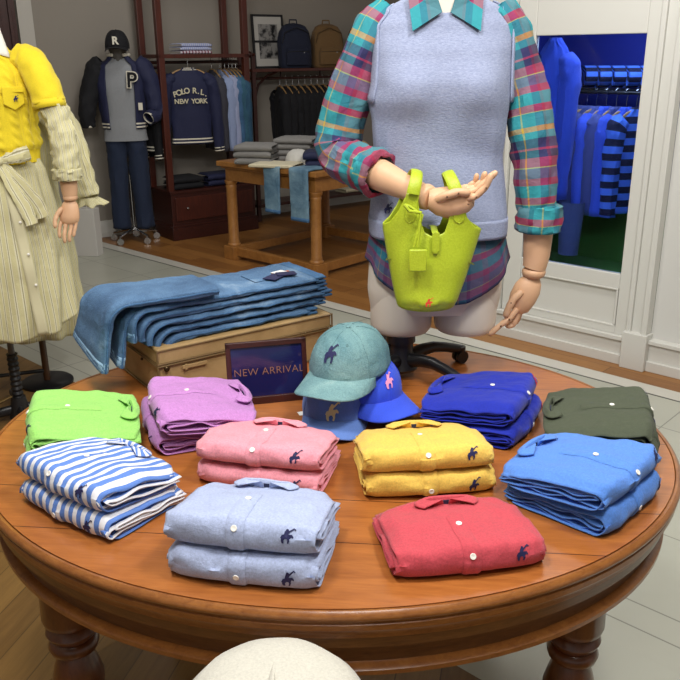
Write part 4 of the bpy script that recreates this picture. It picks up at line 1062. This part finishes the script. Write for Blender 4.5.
MB().box((0, -.003, .25), (.22, .002, .32)).build('print', pm.m, T, smooth=False)
tag(bwpart('framed_picture', M_black, [(3.1, 3.5, WB-.03, WB-.005, 1.3, 1.9)], 0, None), 'dark framed picture hanging on the far back wall', 'picture')
p = MBk @ V((2.33, .40, .171)); foldstack(['cream folded sweater on the low shelf of the rack'], 'sweater', 'folded_sweater', p, A2, [M_creamk], .30, .22, .045, seed=12)
# ------------------------------------------------------------------ oak table behind
OA = Vector((-.869, 6.638, 0)); OB = V((-.171, 6.0, 0)); oa = math.atan2(OB.y-OA.y, OB.x-OA.x)
ot = thing('oak_table', 'light oak display table with round columns and low stretchers', 'table', OA, oa)
LO, DO = .946, 1.10
MB().box((LO/2, DO/2, .780), (LO+.16, DO+.16, .04)).box((LO/2, DO/2, .752), (LO+.11, DO+.11, .018)).build('table_top', M_oak, ot, smooth=False, bevel=.006)
MB().box((LO/2, DO/2, .695), (LO+.06, DO+.06, .10)).build('apron', M_oak, ot, smooth=False, bevel=.003)
for x_ in (0, LO):
    for y_ in (0, DO):
        MB().box((x_, y_, .055), (.125, .125, .11)).lathe([(.001, .11), (.056, .11), (.056, .125), (.046, .135), (.046, .15), (.042, .16), (.042, .58), (.046, .60), (.042, .61), (.050, .625), (.054, .645), (.001, .646)], 28, M=Matrix.Translation((x_, y_, 0))).build('leg', M_oak, ot, bevel=.003)
for a_, b_ in (((0, 0), (LO, 0)), ((0, DO), (LO, DO)), ((0, 0), (0, DO)), ((LO, 0), (LO, DO))):
    cx_, cy_ = (a_[0]+b_[0])/2, (a_[1]+b_[1])/2
    MB().box((cx_, cy_, .065), (abs(a_[0]-b_[0])-.12 if a_[0] != b_[0] else .05, abs(a_[1]-b_[1])-.12 if a_[1] != b_[1] else .05, .07)).build('stretcher', M_oak, ot, smooth=False, bevel=.004)
foldstack(['grey folded sweater, bottom one at the left of the oak table', 'grey folded sweater, middle one at the left of the oak table', 'grey folded sweater, top one at the left of the oak table'], 'sweater', 'folded_sweater', (-.635, 6.46, .80), oa+R(30), [M_grey], .30, .24, .050, seed=15)
foldstack(['grey folded sweater, bottom of the taller middle pile', 'grey folded sweater, second up in the taller middle pile', 'grey folded sweater, third up in the taller middle pile', 'grey folded sweater, top of the taller middle pile'], 'sweater', 'folded_sweater', (-.34, 6.62, .80), oa+R(30), [M_grey], .32, .25, .046, seed=19, rough=.015)
foldstack(['cream knit spread flat at the near edge of the oak table'], 'sweater', 'folded_sweater', (-.47, 6.24, .80), oa+R(25), [M_creamk], .36, .24, .030, seed=24)
foldstack(['navy folded sweater under another beside the hanging jeans', 'navy folded sweater on top beside the hanging jeans'], 'sweater', 'folded_sweater', (-.10, 6.22, .80), oa+R(40), [M_navy], .30, .24, .06, seed=27, rough=.012)
foldstack(['dark folded trousers at the right of the oak table'], 'trousers', 'folded_trousers', (.17, 6.35, .80), oa+R(40), [M_navy], .30, .24, .05, seed=29)
c_ = cap('white cap lying between the grey and navy sweaters', -.31, 6.40, .80, R(60), F('twill_white', '#c9c7c0'), F('twill_white', '#c9c7c0'), M_off, h=.11, s=1.1)
c_ = cap('tan cap on the oak table seen beside the plaid elbow', .16, 6.62, .80, R(60), F('twill_tan', '#a07f50'), F('twill_tan', '#a07f50'), M_off, h=.15, s=1.2)
for k, (u_, w_j, dl, lb_) in enumerate(((.60, .175, .33, 'faded jeans leg hanging over the oak table, left one'), (.88, .20, .36, 'faded jeans leg hanging over the oak table, right one'))):
    T = thing('faded_jeans', lb_, 'jeans', OA, oa)
    MBx = MB()
    def f(a, c, u_=u_, w_j=w_j, dl=dl, k=k):
        s_ = (dl+.20)*c; ang = 2*pi*a
        hw = w_j/2*(1-.1*c); sg = 1 if cos(ang) >= 0 else -1
        lx = sg*hw*abs(cos(ang))**.3; th = .010*(abs(sin(ang))**.5)*(1 if sin(ang) >= 0 else -1)
        w = .004*nz(lx*20, s_*14, k)
        if s_ < .18: return V((u_+lx, .085-s_, .812+th+w))
        if s_ < .20: q = (s_-.18)/.02*pi/2; return V((u_+lx, -.095-.014*sin(q)-th*sin(q), .798+.014*cos(q)+th*cos(q)))
        return V((u_+lx+.01*c*k, -.109-th-w, .798-(s_-.20)))
    MBx.grid(f, 28, 50, cu=True, uvfn=lambda a, c: (a*.3, c*.6)); MBx.add([f(i/28, 1) for i in range(28)], [tuple(range(28))])
    MBx.build('trouser_leg', denim('denim_faded', '#3f6078', '#6f8ea0', '#a3b6be'), T)
    MB().grid(lambda a, c: f(a, .955+.045*c)+V((0, -.001, -.001*c)), 28, 2, cu=True).build('hem', M_jeans_d, T, solid=.002, offset=1)
# ------------------------------------------------------------------ capped mannequin at the back
CM = V((-1.86, 7.33, 0)); CA = R(8)
cm = thing('mannequin', 'mannequin in navy varsity jacket, grey tee, jeans and dark cap', 'mannequin', CM, CA)
MB().tube([(0, 0, .13), (0, 0, .60)], .012, 12).build('stand_pole', M_chrome, cm)
for k in range(5):
    a = R(20)+k*2*pi/5; l_ = MB().tube([(0, 0, .12), (cos(a)*.10, sin(a)*.10, .10), (cos(a)*.20, sin(a)*.20, .075)], [.014, .012, .010], 8).build('stand_leg', M_chrome, cm)
    MB().tube([(cos(a)*.20, sin(a)*.20-.012, .032), (cos(a)*.20, sin(a)*.20+.012, .032)], .030, 14).tube([(cos(a)*.20, sin(a)*.20, .075), (cos(a)*.20, sin(a)*.20, .035)], .01, 8).build('castor', M_chrome, l_)
tt = [(.86, -.192, .192, .115, 0), (1.0, -.18, .18, .11, 0), (1.10, -.16, .16, .10, 0), (1.35, -.175, .175, .105, 0), (1.50, -.17, .17, .08, 0), (1.56, -.08, .08, .06, 0), (1.58, -.06, .06, .055, 0)]
loft_body(tt, 0, .90, 1.58, nu=40, nv=30, fold=.008).build('tee_shirt', M_tee, cm)
MB().lathe([(.055, 1.55), (.055, 1.60), (.07, 1.63), (.085, 1.66), (.085, 1.72), (.06, 1.77), (.001, 1.79)], 24, sy=1.1).build('head', plain('mann_grey', '#55524e', .6), cm)
for sg in (-1, 1): sleeve([(sg*.075, 0, .96), (sg*.085, 0, .80), (sg*.095, -.01, .50), (sg*.105, -.01, .13)], [.094, .090, .080, .080], nu=24, per=8, fold=.012, seed=4+sg).build('jeans_leg', F('jeans_navy', '#1a2740', var=.1), cm, solid=.002)
jt = [(1.0, -.185, .185, .125, 0), (1.05, -.19, .19, .125, 0), (1.25, -.205, .205, .13, 0), (1.42, -.205, .205, .115, 0), (1.52, -.19, .19, .085, 0), (1.575, -.10, .10, .07, 0), (1.60, -.085, .085, .068, 0)]
jb = loft_body(jt, 0, 1.0, 1.60, nu=52, nv=34, fold=.014, seed=6, a0=-.25+.09, a1=.75-.09, e=2.3).build('jacket_body', M_navy, cm, solid=.004)
for q in (1.012, 1.040): loft_body([(z, a-.004, b+.004, d+.004, y) for z, a, b, d, y in jt], 0, q, q+.013, nu=52, nv=2, fold=.014, seed=6, a0=-.16, a1=.66).build('hem_stripe', M_off, cm)
for sg in (-1, 1):
    P = [(sg*.14, 0, 1.55), (sg*.20, 0, 1.49), (sg*.265, -.02, 1.30), (sg*(.27 if sg > 0 else .30), -.05, 1.13), (sg*(.215 if sg > 0 else .30), -.12 if sg > 0 else -.04, 1.09 if sg > 0 else 1.02)]
    sleeve(P, [.06, .082, .080, .070, .055], nu=24, per=8, fold=.014, seed=9+sg).build('jacket_sleeve', M_navy if sg > 0 else M_blackc, cm, solid=.003)
    e = V(P[-1]); d = (e-V(P[-2])).normalized(); MB().tube([e-d*.02, e+d*.0], .052, 16, cap=False).build('cuff_stripe', M_off, cm, solid=.002)
MB().tube([(.088*cos(R(-60)+k/14*R(300)), .07*sin(R(-60)+k/14*R(300)), 1.605) for k in range(15)], .014, 8).build('jacket_collar', M_off, cm)
text_mesh('letter_patch', 'P', .17, M_off, Matrix.Translation((.105, -.134, 1.40)) @ Matrix.Rotation(pi/2, 4, 'X') @ Matrix.Rotation(-.05, 4, 'Z'), cm, .004, world=False, bold=.012)
text_mesh('letter_patch', 'P', .17, M_blackc, Matrix.Translation((.105, -.140, 1.40)) @ Matrix.Rotation(pi/2, 4, 'X') @ Matrix.Rotation(-.05, 4, 'Z'), cm, .004, world=False, bold=.003)
MB().box((.16, -.135, 1.19), (.035, .006, .06)).build('pocket_welt', M_off, cm, smooth=False)
cp = cap('black baseball cap with letter R on the far mannequin', CM.x+.0, CM.y-.01, 1.655, CA, M_blackc, M_blackc, M_off, h=.15, s=1.22)
for ch in list(cp.children):
    if ch.name.startswith('front_emblem'): bpy.data.objects.remove(ch)
text_mesh('front_emblem', 'R', .085, M_off, Matrix.Translation((0, -.126, .060)) @ Matrix.Rotation(R(80), 4, 'X'), cp, .003, world=False, bold=.003)
# ------------------------------------------------------------------ left mannequin in yellow knit
LC = V((-1.415, 3.40, 0)); LA = R(30)
YST = [(0, '#c9c294'), (.40, '#d6d2b4'), (.54, '#9a9270'), (.66, '#d8d4b8'), (.78, '#c9c294')]
m_ys = stripes('stripe_yellow_shirt', YST, .016, 0, wr=.5)
m_ysk = stripes('stripe_yellow_skirt', YST, .0125, 0, wr=.5)
lmn = thing('mannequin', 'mannequin at the left edge in yellow cable knit and striped skirt', 'mannequin', LC, LA)
lt = [(1.0, -.17, .17, .12, 0), (1.22, -.15, .15, .105, 0), (1.30, -.155, .155, .105, 0), (1.42, -.18, .18, .115, 0), (1.52, -.180, .180, .10, 0), (1.59, -.14, .14, .07, 0), (1.64, -.07, .07, .06, 0), (1.72, -.055, .055, .055, 0), (1.84, -.05, .05, .05, 0)]
loft_body(lt, 0, 1.0, 1.84, nu=32, nv=40, fold=0).build('torso', M_cream, lmn)
kt = [(1.185, -.178, .178, .135, 0), (1.23, -.182, .182, .138, 0), (1.26, -.195, .195, .145, 0), (1.33, -.188, .188, .138, 0), (1.44, -.195, .195, .142, 0), (1.53, -.198, .198, .122, 0), (1.585, -.170, .170, .095, 0), (1.63, -.11, .11, .078, 0), (1.65, -.085, .085, .072, 0)]
def kpost(p, th, b):
    p = p.copy(); c = th*.165
    ph = (c/.058) % 1; k = 0
    if .2 < ph < .8:
        q = (ph-.5)/.3; k = .0045*(1-q*q)*(1+.8*sin(p.z*150+q*2.6))
    else: k = -.0015+.001*cos((ph if ph < .5 else ph-1)*40)
    if p.z < 1.245: k = .002*sin(th*90)
    d = V((cos(th), sin(th), 0)); return p+d*k
m_yk = F('yellow_knit', '#e8cf22', var=.06, wr=.2)
ks = loft_body(kt, 0, 1.19, 1.65, nu=300, nv=130, fold=.005, seed=2, post=kpost).build('knit_sweater', m_yk, lmn, solid=.003)
skt = [(.50, -.25, .25, .19, 0), (.80, -.24, .24, .185, 0), (1.0, -.215, .215, .165, 0), (1.15, -.195, .195, .145, 0), (1.235, -.165, .165, .12, 0)]
def skpost(p, th, b):
    p = p.copy(); k = (1-b)*.014+.004; d = V((cos(th), sin(th), 0)); return p+d*k*sin(th*11+1.5*sin(p.z*5))
loft_body(skt, 0, .5, 1.235, nu=160, nv=60, fold=.008, seed=12, post=skpost, zfn=lambda th, b: (.52-.05*abs(sin(th))**2+.05*abs(cos(th))**6)+(1.235-.52+.05*abs(sin(th))**2-.05*abs(cos(th))**6)*b).build('striped_skirt', m_ysk, lmn, solid=.002)
pk = MB().grid(lambda a, b: V((.022*(2*a-1)+.02+.05*(1-b), -interp(skt, .50+.70*b)[2]-.016-.004*sin(b*20), .49+.70*b)), 4, 40, uvfn=lambda a, b: (a*.04, b)); pk.build('button_band', M_off and plain('band_cream', '#cdc6a2', .8), lmn, solid=.002)
for k in range(4): MB().ball((.03+.012*k, -interp(skt, 1.1-.13*k)[2]-.024, 1.1-.13*k), .006, 10, sc_=(1, .4, 1)).build('button', button_m, lmn)
bw = MB()
for pts, r in (([(.0, -.158, 1.212), (.04, -.172, 1.222), (.085, -.170, 1.232), (.115, -.155, 1.236)], .030), ([(.0, -.158, 1.212), (-.05, -.170, 1.218), (-.09, -.160, 1.224), (-.125, -.140, 1.226)], .028)):
    q = sleeve(pts, [.010, r*.7, r, r*.9], nu=16, per=6, fold=.008, seed=3, sx=.35, cap=True); bw.add(q.v, q.f, q.uv)
bw.ball((0, -.160, 1.212), .018, 12)
for pts in ([(0, -.16, 1.21), (.03, -.175, 1.12), (.07, -.195, 1.02), (.085, -.21, .96)], [(0, -.16, 1.21), (.06, -.17, 1.13), (.12, -.18, 1.03), (.135, -.19, .98)]):
    q = sleeve(pts, [.014, .024, .028, .024], nu=12, per=6, fold=.006, seed=6, sx=.25); bw.add(q.v, q.f, q.uv)
bw.build('waist_bow', m_ys, lmn)
ck = MB()
for sg in (-1, 1):
    ck.grid(lambda a, b, sg=sg: V((sg*(.012+.075*a+.02*b*a), -.060-.040*b+.020*a, 1.68-.055*b-.03*a*b+.028*(1-b)*a)), 8, 6)
    ck.grid(lambda a, b, sg=sg: V((sg*(.087*cos(a*pi/2)), -.04+.11*sin(a*pi/2), 1.705-.045*b)), 10, 4)
ck.build('white_collar', plain('collar_white', '#dedbd2', .7), lmn, solid=.003)
MB().box((.085, -.142, 1.475), (.085, .006, .012)).build('pocket_band', m_yk, ks)
MB().prism([(-.042, .045), (.042, .045), (.042, -.02), (0, -.045), (-.042, -.02)], -.004, .004, M=Matrix.Translation((.088, -.140, 1.445)) @ Matrix.Rotation(R(14), 4, 'Z') @ Matrix.Rotation(pi/2, 4, 'X')).build('pocket_flap', m_yk, ks, smooth=False, bevel=.003)
em = MB(); pony_mesh(em, lambda u, v: V((.095+u, -.150+.02*0, 1.445+v)), .022); em.build('chest_emblem', navy_th, ks, smooth=False)
# arm (world coordinates)
sleeve([(-1.27, 3.43, 1.60), (-1.215, 3.41, 1.575), (-1.165, 3.37, 1.50), (-1.140, 3.35, 1.42)], [.05, .062, .064, .062], nu=30, per=10, fold=.007, seed=5).build('knit_sleeve', m_yk, lmn, world=True, solid=.004)
MB().tube([(-1.143, 3.352, 1.435), (-1.138, 3.348, 1.405)], .065, 30, cap=False).build('sleeve_rib', m_yk, lmn, world=True, solid=.004)
sleeve([(-1.14, 3.36, 1.45), (-1.110, 3.34, 1.36), (-1.092, 3.32, 1.26), (-1.088, 3.31, 1.165)], [.050, .052, .051, .046], nu=30, per=12, fold=.012, seed=8).build('striped_sleeve', m_ys, lmn, world=True, solid=.002)
sleeve([(-1.088, 3.31, 1.178), (-1.088, 3.31, 1.172), (-1.088, 3.31, 1.135), (-1.088, 3.31, 1.130)], [.046, .060, .056, .044], nu=30, per=5, fold=.008, seed=9).build('rolled_cuff', m_ys, lmn, world=True, solid=.002)
MB().tube([(-1.088, 3.31, 1.15), (-1.088, 3.31, 1.09), (-1.088, 3.31, 1.068)], [.036, .032, .029], 20).build('forearm', M_mann, lmn, world=True)
MB().tube([(-1.088, 3.31, 1.072-.005*k) for k in range(6)], [.022, .028, .029, .029, .028, .022], 20).build('wrist_joint', M_mann, lmn, world=True)
h3 = MB(); h3.tube([(-1.088, 3.31, 1.047), (-1.090, 3.31, 1.035), (-1.095, 3.308, 1.01), (-1.098, 3.305, .985), (-1.10, 3.30, .965), (-1.10, 3.30, .955)], [.020, .030, .038, .041, .038, .026], 22, sx=.65, up=(1, 0, 0))
fingers(h3, [([(-1.130, 3.295, .97), (-1.137, 3.287, .945), (-1.140, 3.280, .922), (-1.139, 3.278, .905)], .0085), ([(-1.110, 3.295, .965), (-1.116, 3.285, .935), (-1.120, 3.276, .908), (-1.120, 3.276, .885)], .009),
             ([(-1.090, 3.298, .965), (-1.094, 3.290, .935), (-1.10, 3.28, .908), (-1.102, 3.28, .888)], .0088), ([(-1.072, 3.302, .972), (-1.074, 3.295, .948), (-1.08, 3.288, .925), (-1.084, 3.285, .908)], .008), ([(-1.120, 3.292, 1.02), (-1.140, 3.280, .995), (-1.148, 3.27, .972), (-1.148, 3.265, .950)], .0105)])
h3.build('hand', M_mann, lmn, world=True)
# stand
PS = V((-1.49, 3.47, 0))
MB().tube([PS+V((0, 0, .12)), PS+V((.0, 0, .8))], .014, 14).build('stand_pole', plain('pole_grey', '#5a5654', .4, .4), lmn, world=True)
MB().tube([PS+V((0, 0, .10+.012*k)) for k in range(20)], [.026 if k % 2 else .021 for k in range(20)], 16).build('stand_spring', M_black, lmn, world=True)
MB().tube([PS+V((0, 0, .02)), PS+V((0, 0, .12))], [.05, .032], 16).build('stand_hub', M_black, lmn, world=True)
for k in range(4):
    a = R(-62)+k*pi/2; MB().tube([PS+V((0, 0, .06)), PS+V((cos(a)*.16, sin(a)*.16, .05)), PS+V((cos(a)*.32, sin(a)*.32, .022))], [.026, .022, .018], 12, sx=.7).build('stand_leg', M_black, lmn, world=True)
MB().tube([PS+V((-.02, -.03, .13)), PS+V((-.05, -.10, .13))], .007, 8).ball(tuple(PS+V((-.055, -.11, .13))), .016, 12).build('tightening_knob', plain('brass', '#a88a5a', .3, .9), lmn, world=True)
# ------------------------------------------------------------------ second striped dress behind
DC = V((-1.54, 3.92, 0))
dd = thing('dress_stand', 'long yellow striped shirt dress on a brown wooden stand behind the left mannequin', 'dress', DC, R(15))
dt = [(.28, -.24, .24, .17, 0), (.7, -.22, .22, .16, 0), (1.05, -.18, .18, .13, 0), (1.30, -.18, .18, .12, 0), (1.40, -.17, .17, .09, 0), (1.46, -.08, .08, .06, 0), (1.50, -.05, .05, .05, 0)]
loft_body(dt, 0, .28, 1.50, nu=150, nv=60, fold=.01, seed=22, post=skpost).build('striped_dress', m_ysk, dd, solid=.002)
sleeve([(-1.40, 3.90, 1.42), (-1.34, 3.87, 1.40), (-1.245, 3.83, 1.27), (-1.20, 3.80, 1.10), (-1.165, 3.78, .98)], [.05, .065, .070, .066, .055], nu=30, per=12, fold=.016, seed=18).build('dress_sleeve', m_ys, dd, world=True, solid=.002)
rf = MB()
def rff(a, b):
    th = 2*pi*a; r = .046+.030*b+.012*b*sin(th*9); return V((-1.165+r*cos(th)+.010*b, 3.78+r*sin(th), .985-.035*b+.006*sin(th*7)*b))
rf.grid(rff, 90, 6, cu=True).build('ruffled_cuff', m_ys, dd, world=True, solid=.002)
MB().tube([(0.02, 0, .0), (0.02, 0, 1.35)], .017, 14).build('stand_pole', wood('stand_brown', '#3f2818', '#5a3a22', (3, 3, 1)), dd)
MB().lathe([(.001, .02), (.12, .02), (.13, .012), (.13, 0), (.001, 0)], 28, M=Matrix.Translation((.02, 0, 0))).build('stand_base', M_black, dd)
MB().tube([(-.50, -.32, .13), (-.20, -.10, .10), (.02, 0, .07)], .010, 10).build('stand_bar', M_black, dd)
# white paper bag on the tiles
wbg = thing('paper_bag', 'white paper shopping bag standing on the tiles by the back wall', 'bag', (-2.13, 6.80, 0), R(-10))
MB().box((0, 0, .20), (.21, .11, .40)).build('bag_body', plain('paper_white', '#c9c6c0', .6), wbg, smooth=False, bevel=.004)
for y_ in (-.05, .05): MB().tube([(-.05, y_, .39), (-.045, y_, .47), (0, y_, .50), (.045, y_, .47), (.05, y_, .39)], .003, 6).build('cord_handle', M_off, wbg)
# ------------------------------------------------------------------ garments behind the glass
def MWp(x, y, z): return MW @ V((x, y, z))
tr = thing('display_rail', 'dark garment rail behind the tinted glass', 'rail', MWp(.9, .35, .4), PH)
MB().tube([MWp(-.2, .40, 1.385), MWp(1.6, .40, 1.385)], .009, 10).tube([MWp(.02, .40, .42), MWp(.02, .40, 1.385)], .009, 10).tube([MWp(1.5, .40, .42), MWp(1.5, .40, 1.385)], .009, 10).build('rail_frame', M_black, tr, world=True)
M_g1 = F('gl_slate', '#434c86'); M_g2 = F('gl_blue', '#3656cc'); M_g3 = F('gl_dim', '#36437c')
m_gs = stripes('gl_stripe', [(0, '#4a78dc'), (.5, '#14163a')], .075, 1, coord='UV')
cols = [(M_g3, 'slate blue'), (M_g3, 'dim blue'), (M_g1, 'greyish blue'), (M_g2, 'bright blue'), (M_g1, 'dull greyish blue'), (M_g2, 'vivid blue'), (m_gs, 'blue and black striped')]
pos = ['leftmost', 'second from the left', 'third from the left', 'in the middle', 'just right of the middle', 'second from the right', 'furthest right']
for k, (m_, cn) in enumerate(cols):
    s_ = .175+.058*k
    hanger(s_, .40, 1.385, PH+R(62), 'hanger behind the glass, %s on the rail' % pos[k], M0=MW, wid=.12)
    garment('hanging_shirt', '%s shirt behind the glass, %s on the rail' % (cn, pos[k]), 'shirt', s_, .40, 1.30, PH+R(56), m_, w=.12, ln=.56, depth=.028, seed=71+k, M0=MW, sleevel=.48, spread=0)
garment('hanging_shirt', 'large bright blue shirt close behind the glass beside the plaid sleeve', 'shirt', .115, .20, 1.66, PH, F('gl_royal', '#2445b4'), w=.105, ln=.86, depth=.06, seed=81, M0=MW, sleevel=.70, spread=-.01)
jl = MB().grid(lambda a, b: MWp(.29+.075*cos(2*pi*a)*(1-.25*(1-b)), .21+.05*sin(2*pi*a), .50+.30*b), 24, 8, cu=True)
tag(jl.build('hanging_trousers', F('gl_grey', '#42507c')), 'dull grey blue trousers below the bright blue shirt behind glass', 'trousers')
for k in range(5):
    p = MWp(.13+.085*k, .60, 1.402)
    T = thing('rolled_knit', 'blue and black striped folded knit on the glass display shelf, %s' % ['leftmost', 'second from the left', 'in the middle', 'second from the right', 'rightmost'][k], 'knit', p, PH+R(40))
    q = MB().grid(lambda a, b: V((-.034+.068*b, .10*sin(2*pi*a), .062+.060*cos(2*pi*a))), 28, 6, cu=True, uvfn=lambda a, b: (b*.14, a*.5)); q.add([V((-.034, .10*sin(2*pi*i/28), .062+.060*cos(2*pi*i/28))) for i in range(28)], [tuple(range(28))], [[(.1, i/28*.5) for i in range(28)]]); q.build('striped_knit', m_gs, T)
wallpart('shelf_board', M_black, [(.02, 1.6, .50, .70, 1.385, 1.400)])
wallpart('wall_recess_lower', M_rgreen, [(-.18, 1.6, .52, .56, .42, .80)])
# ------------------------------------------------------------------ cream hat on a stand in front of the table
ht_ = thing('knit_hat', 'cream knitted hat at the bottom edge, in front of the table', 'hat', (-.098, .905, .615))
cp_ = [(.125, .02), (.128, .05), (.126, .09), (.118, .125), (.100, .150), (.075, .162), (.045, .168), (.012, .170), (.001, .170)]
hm = MB().lathe([(r*1.12, z) for r, z in cp_], 48)
hm.v = [tuple(V(p)*(1+.010*nz(p[0]*20, p[1]*20, p[2]*20))) for p in hm.v]
M_hat = F('hat_knit', '#c4c1b4', var=.08, wr=.6)
hm.build('hat_crown', M_hat, ht_, solid=.004)
MB().tube([((.143)*cos(2*pi*k/40), (.143)*sin(2*pi*k/40), .03) for k in range(41)], .012, 8, cap=False).build('hat_rim', M_hat, ht_)
MB().tube([(-.004, -.118, .12), (0, -.09, .155), (0, 0, .172), (0, .09, .155)], .004, 6).build('hat_seam', M_hat, ht_)
st_ = thing('hat_stand', 'slim stand under the cream hat', 'stand', (-.098, .90, 0))
MB().lathe([(.001, .635), (.09, .635), (.09, .60), (.012, .58), (.012, .03), (.14, .02), (.14, 0), (.001, 0)], 28).build('stand_body', M_black, st_)
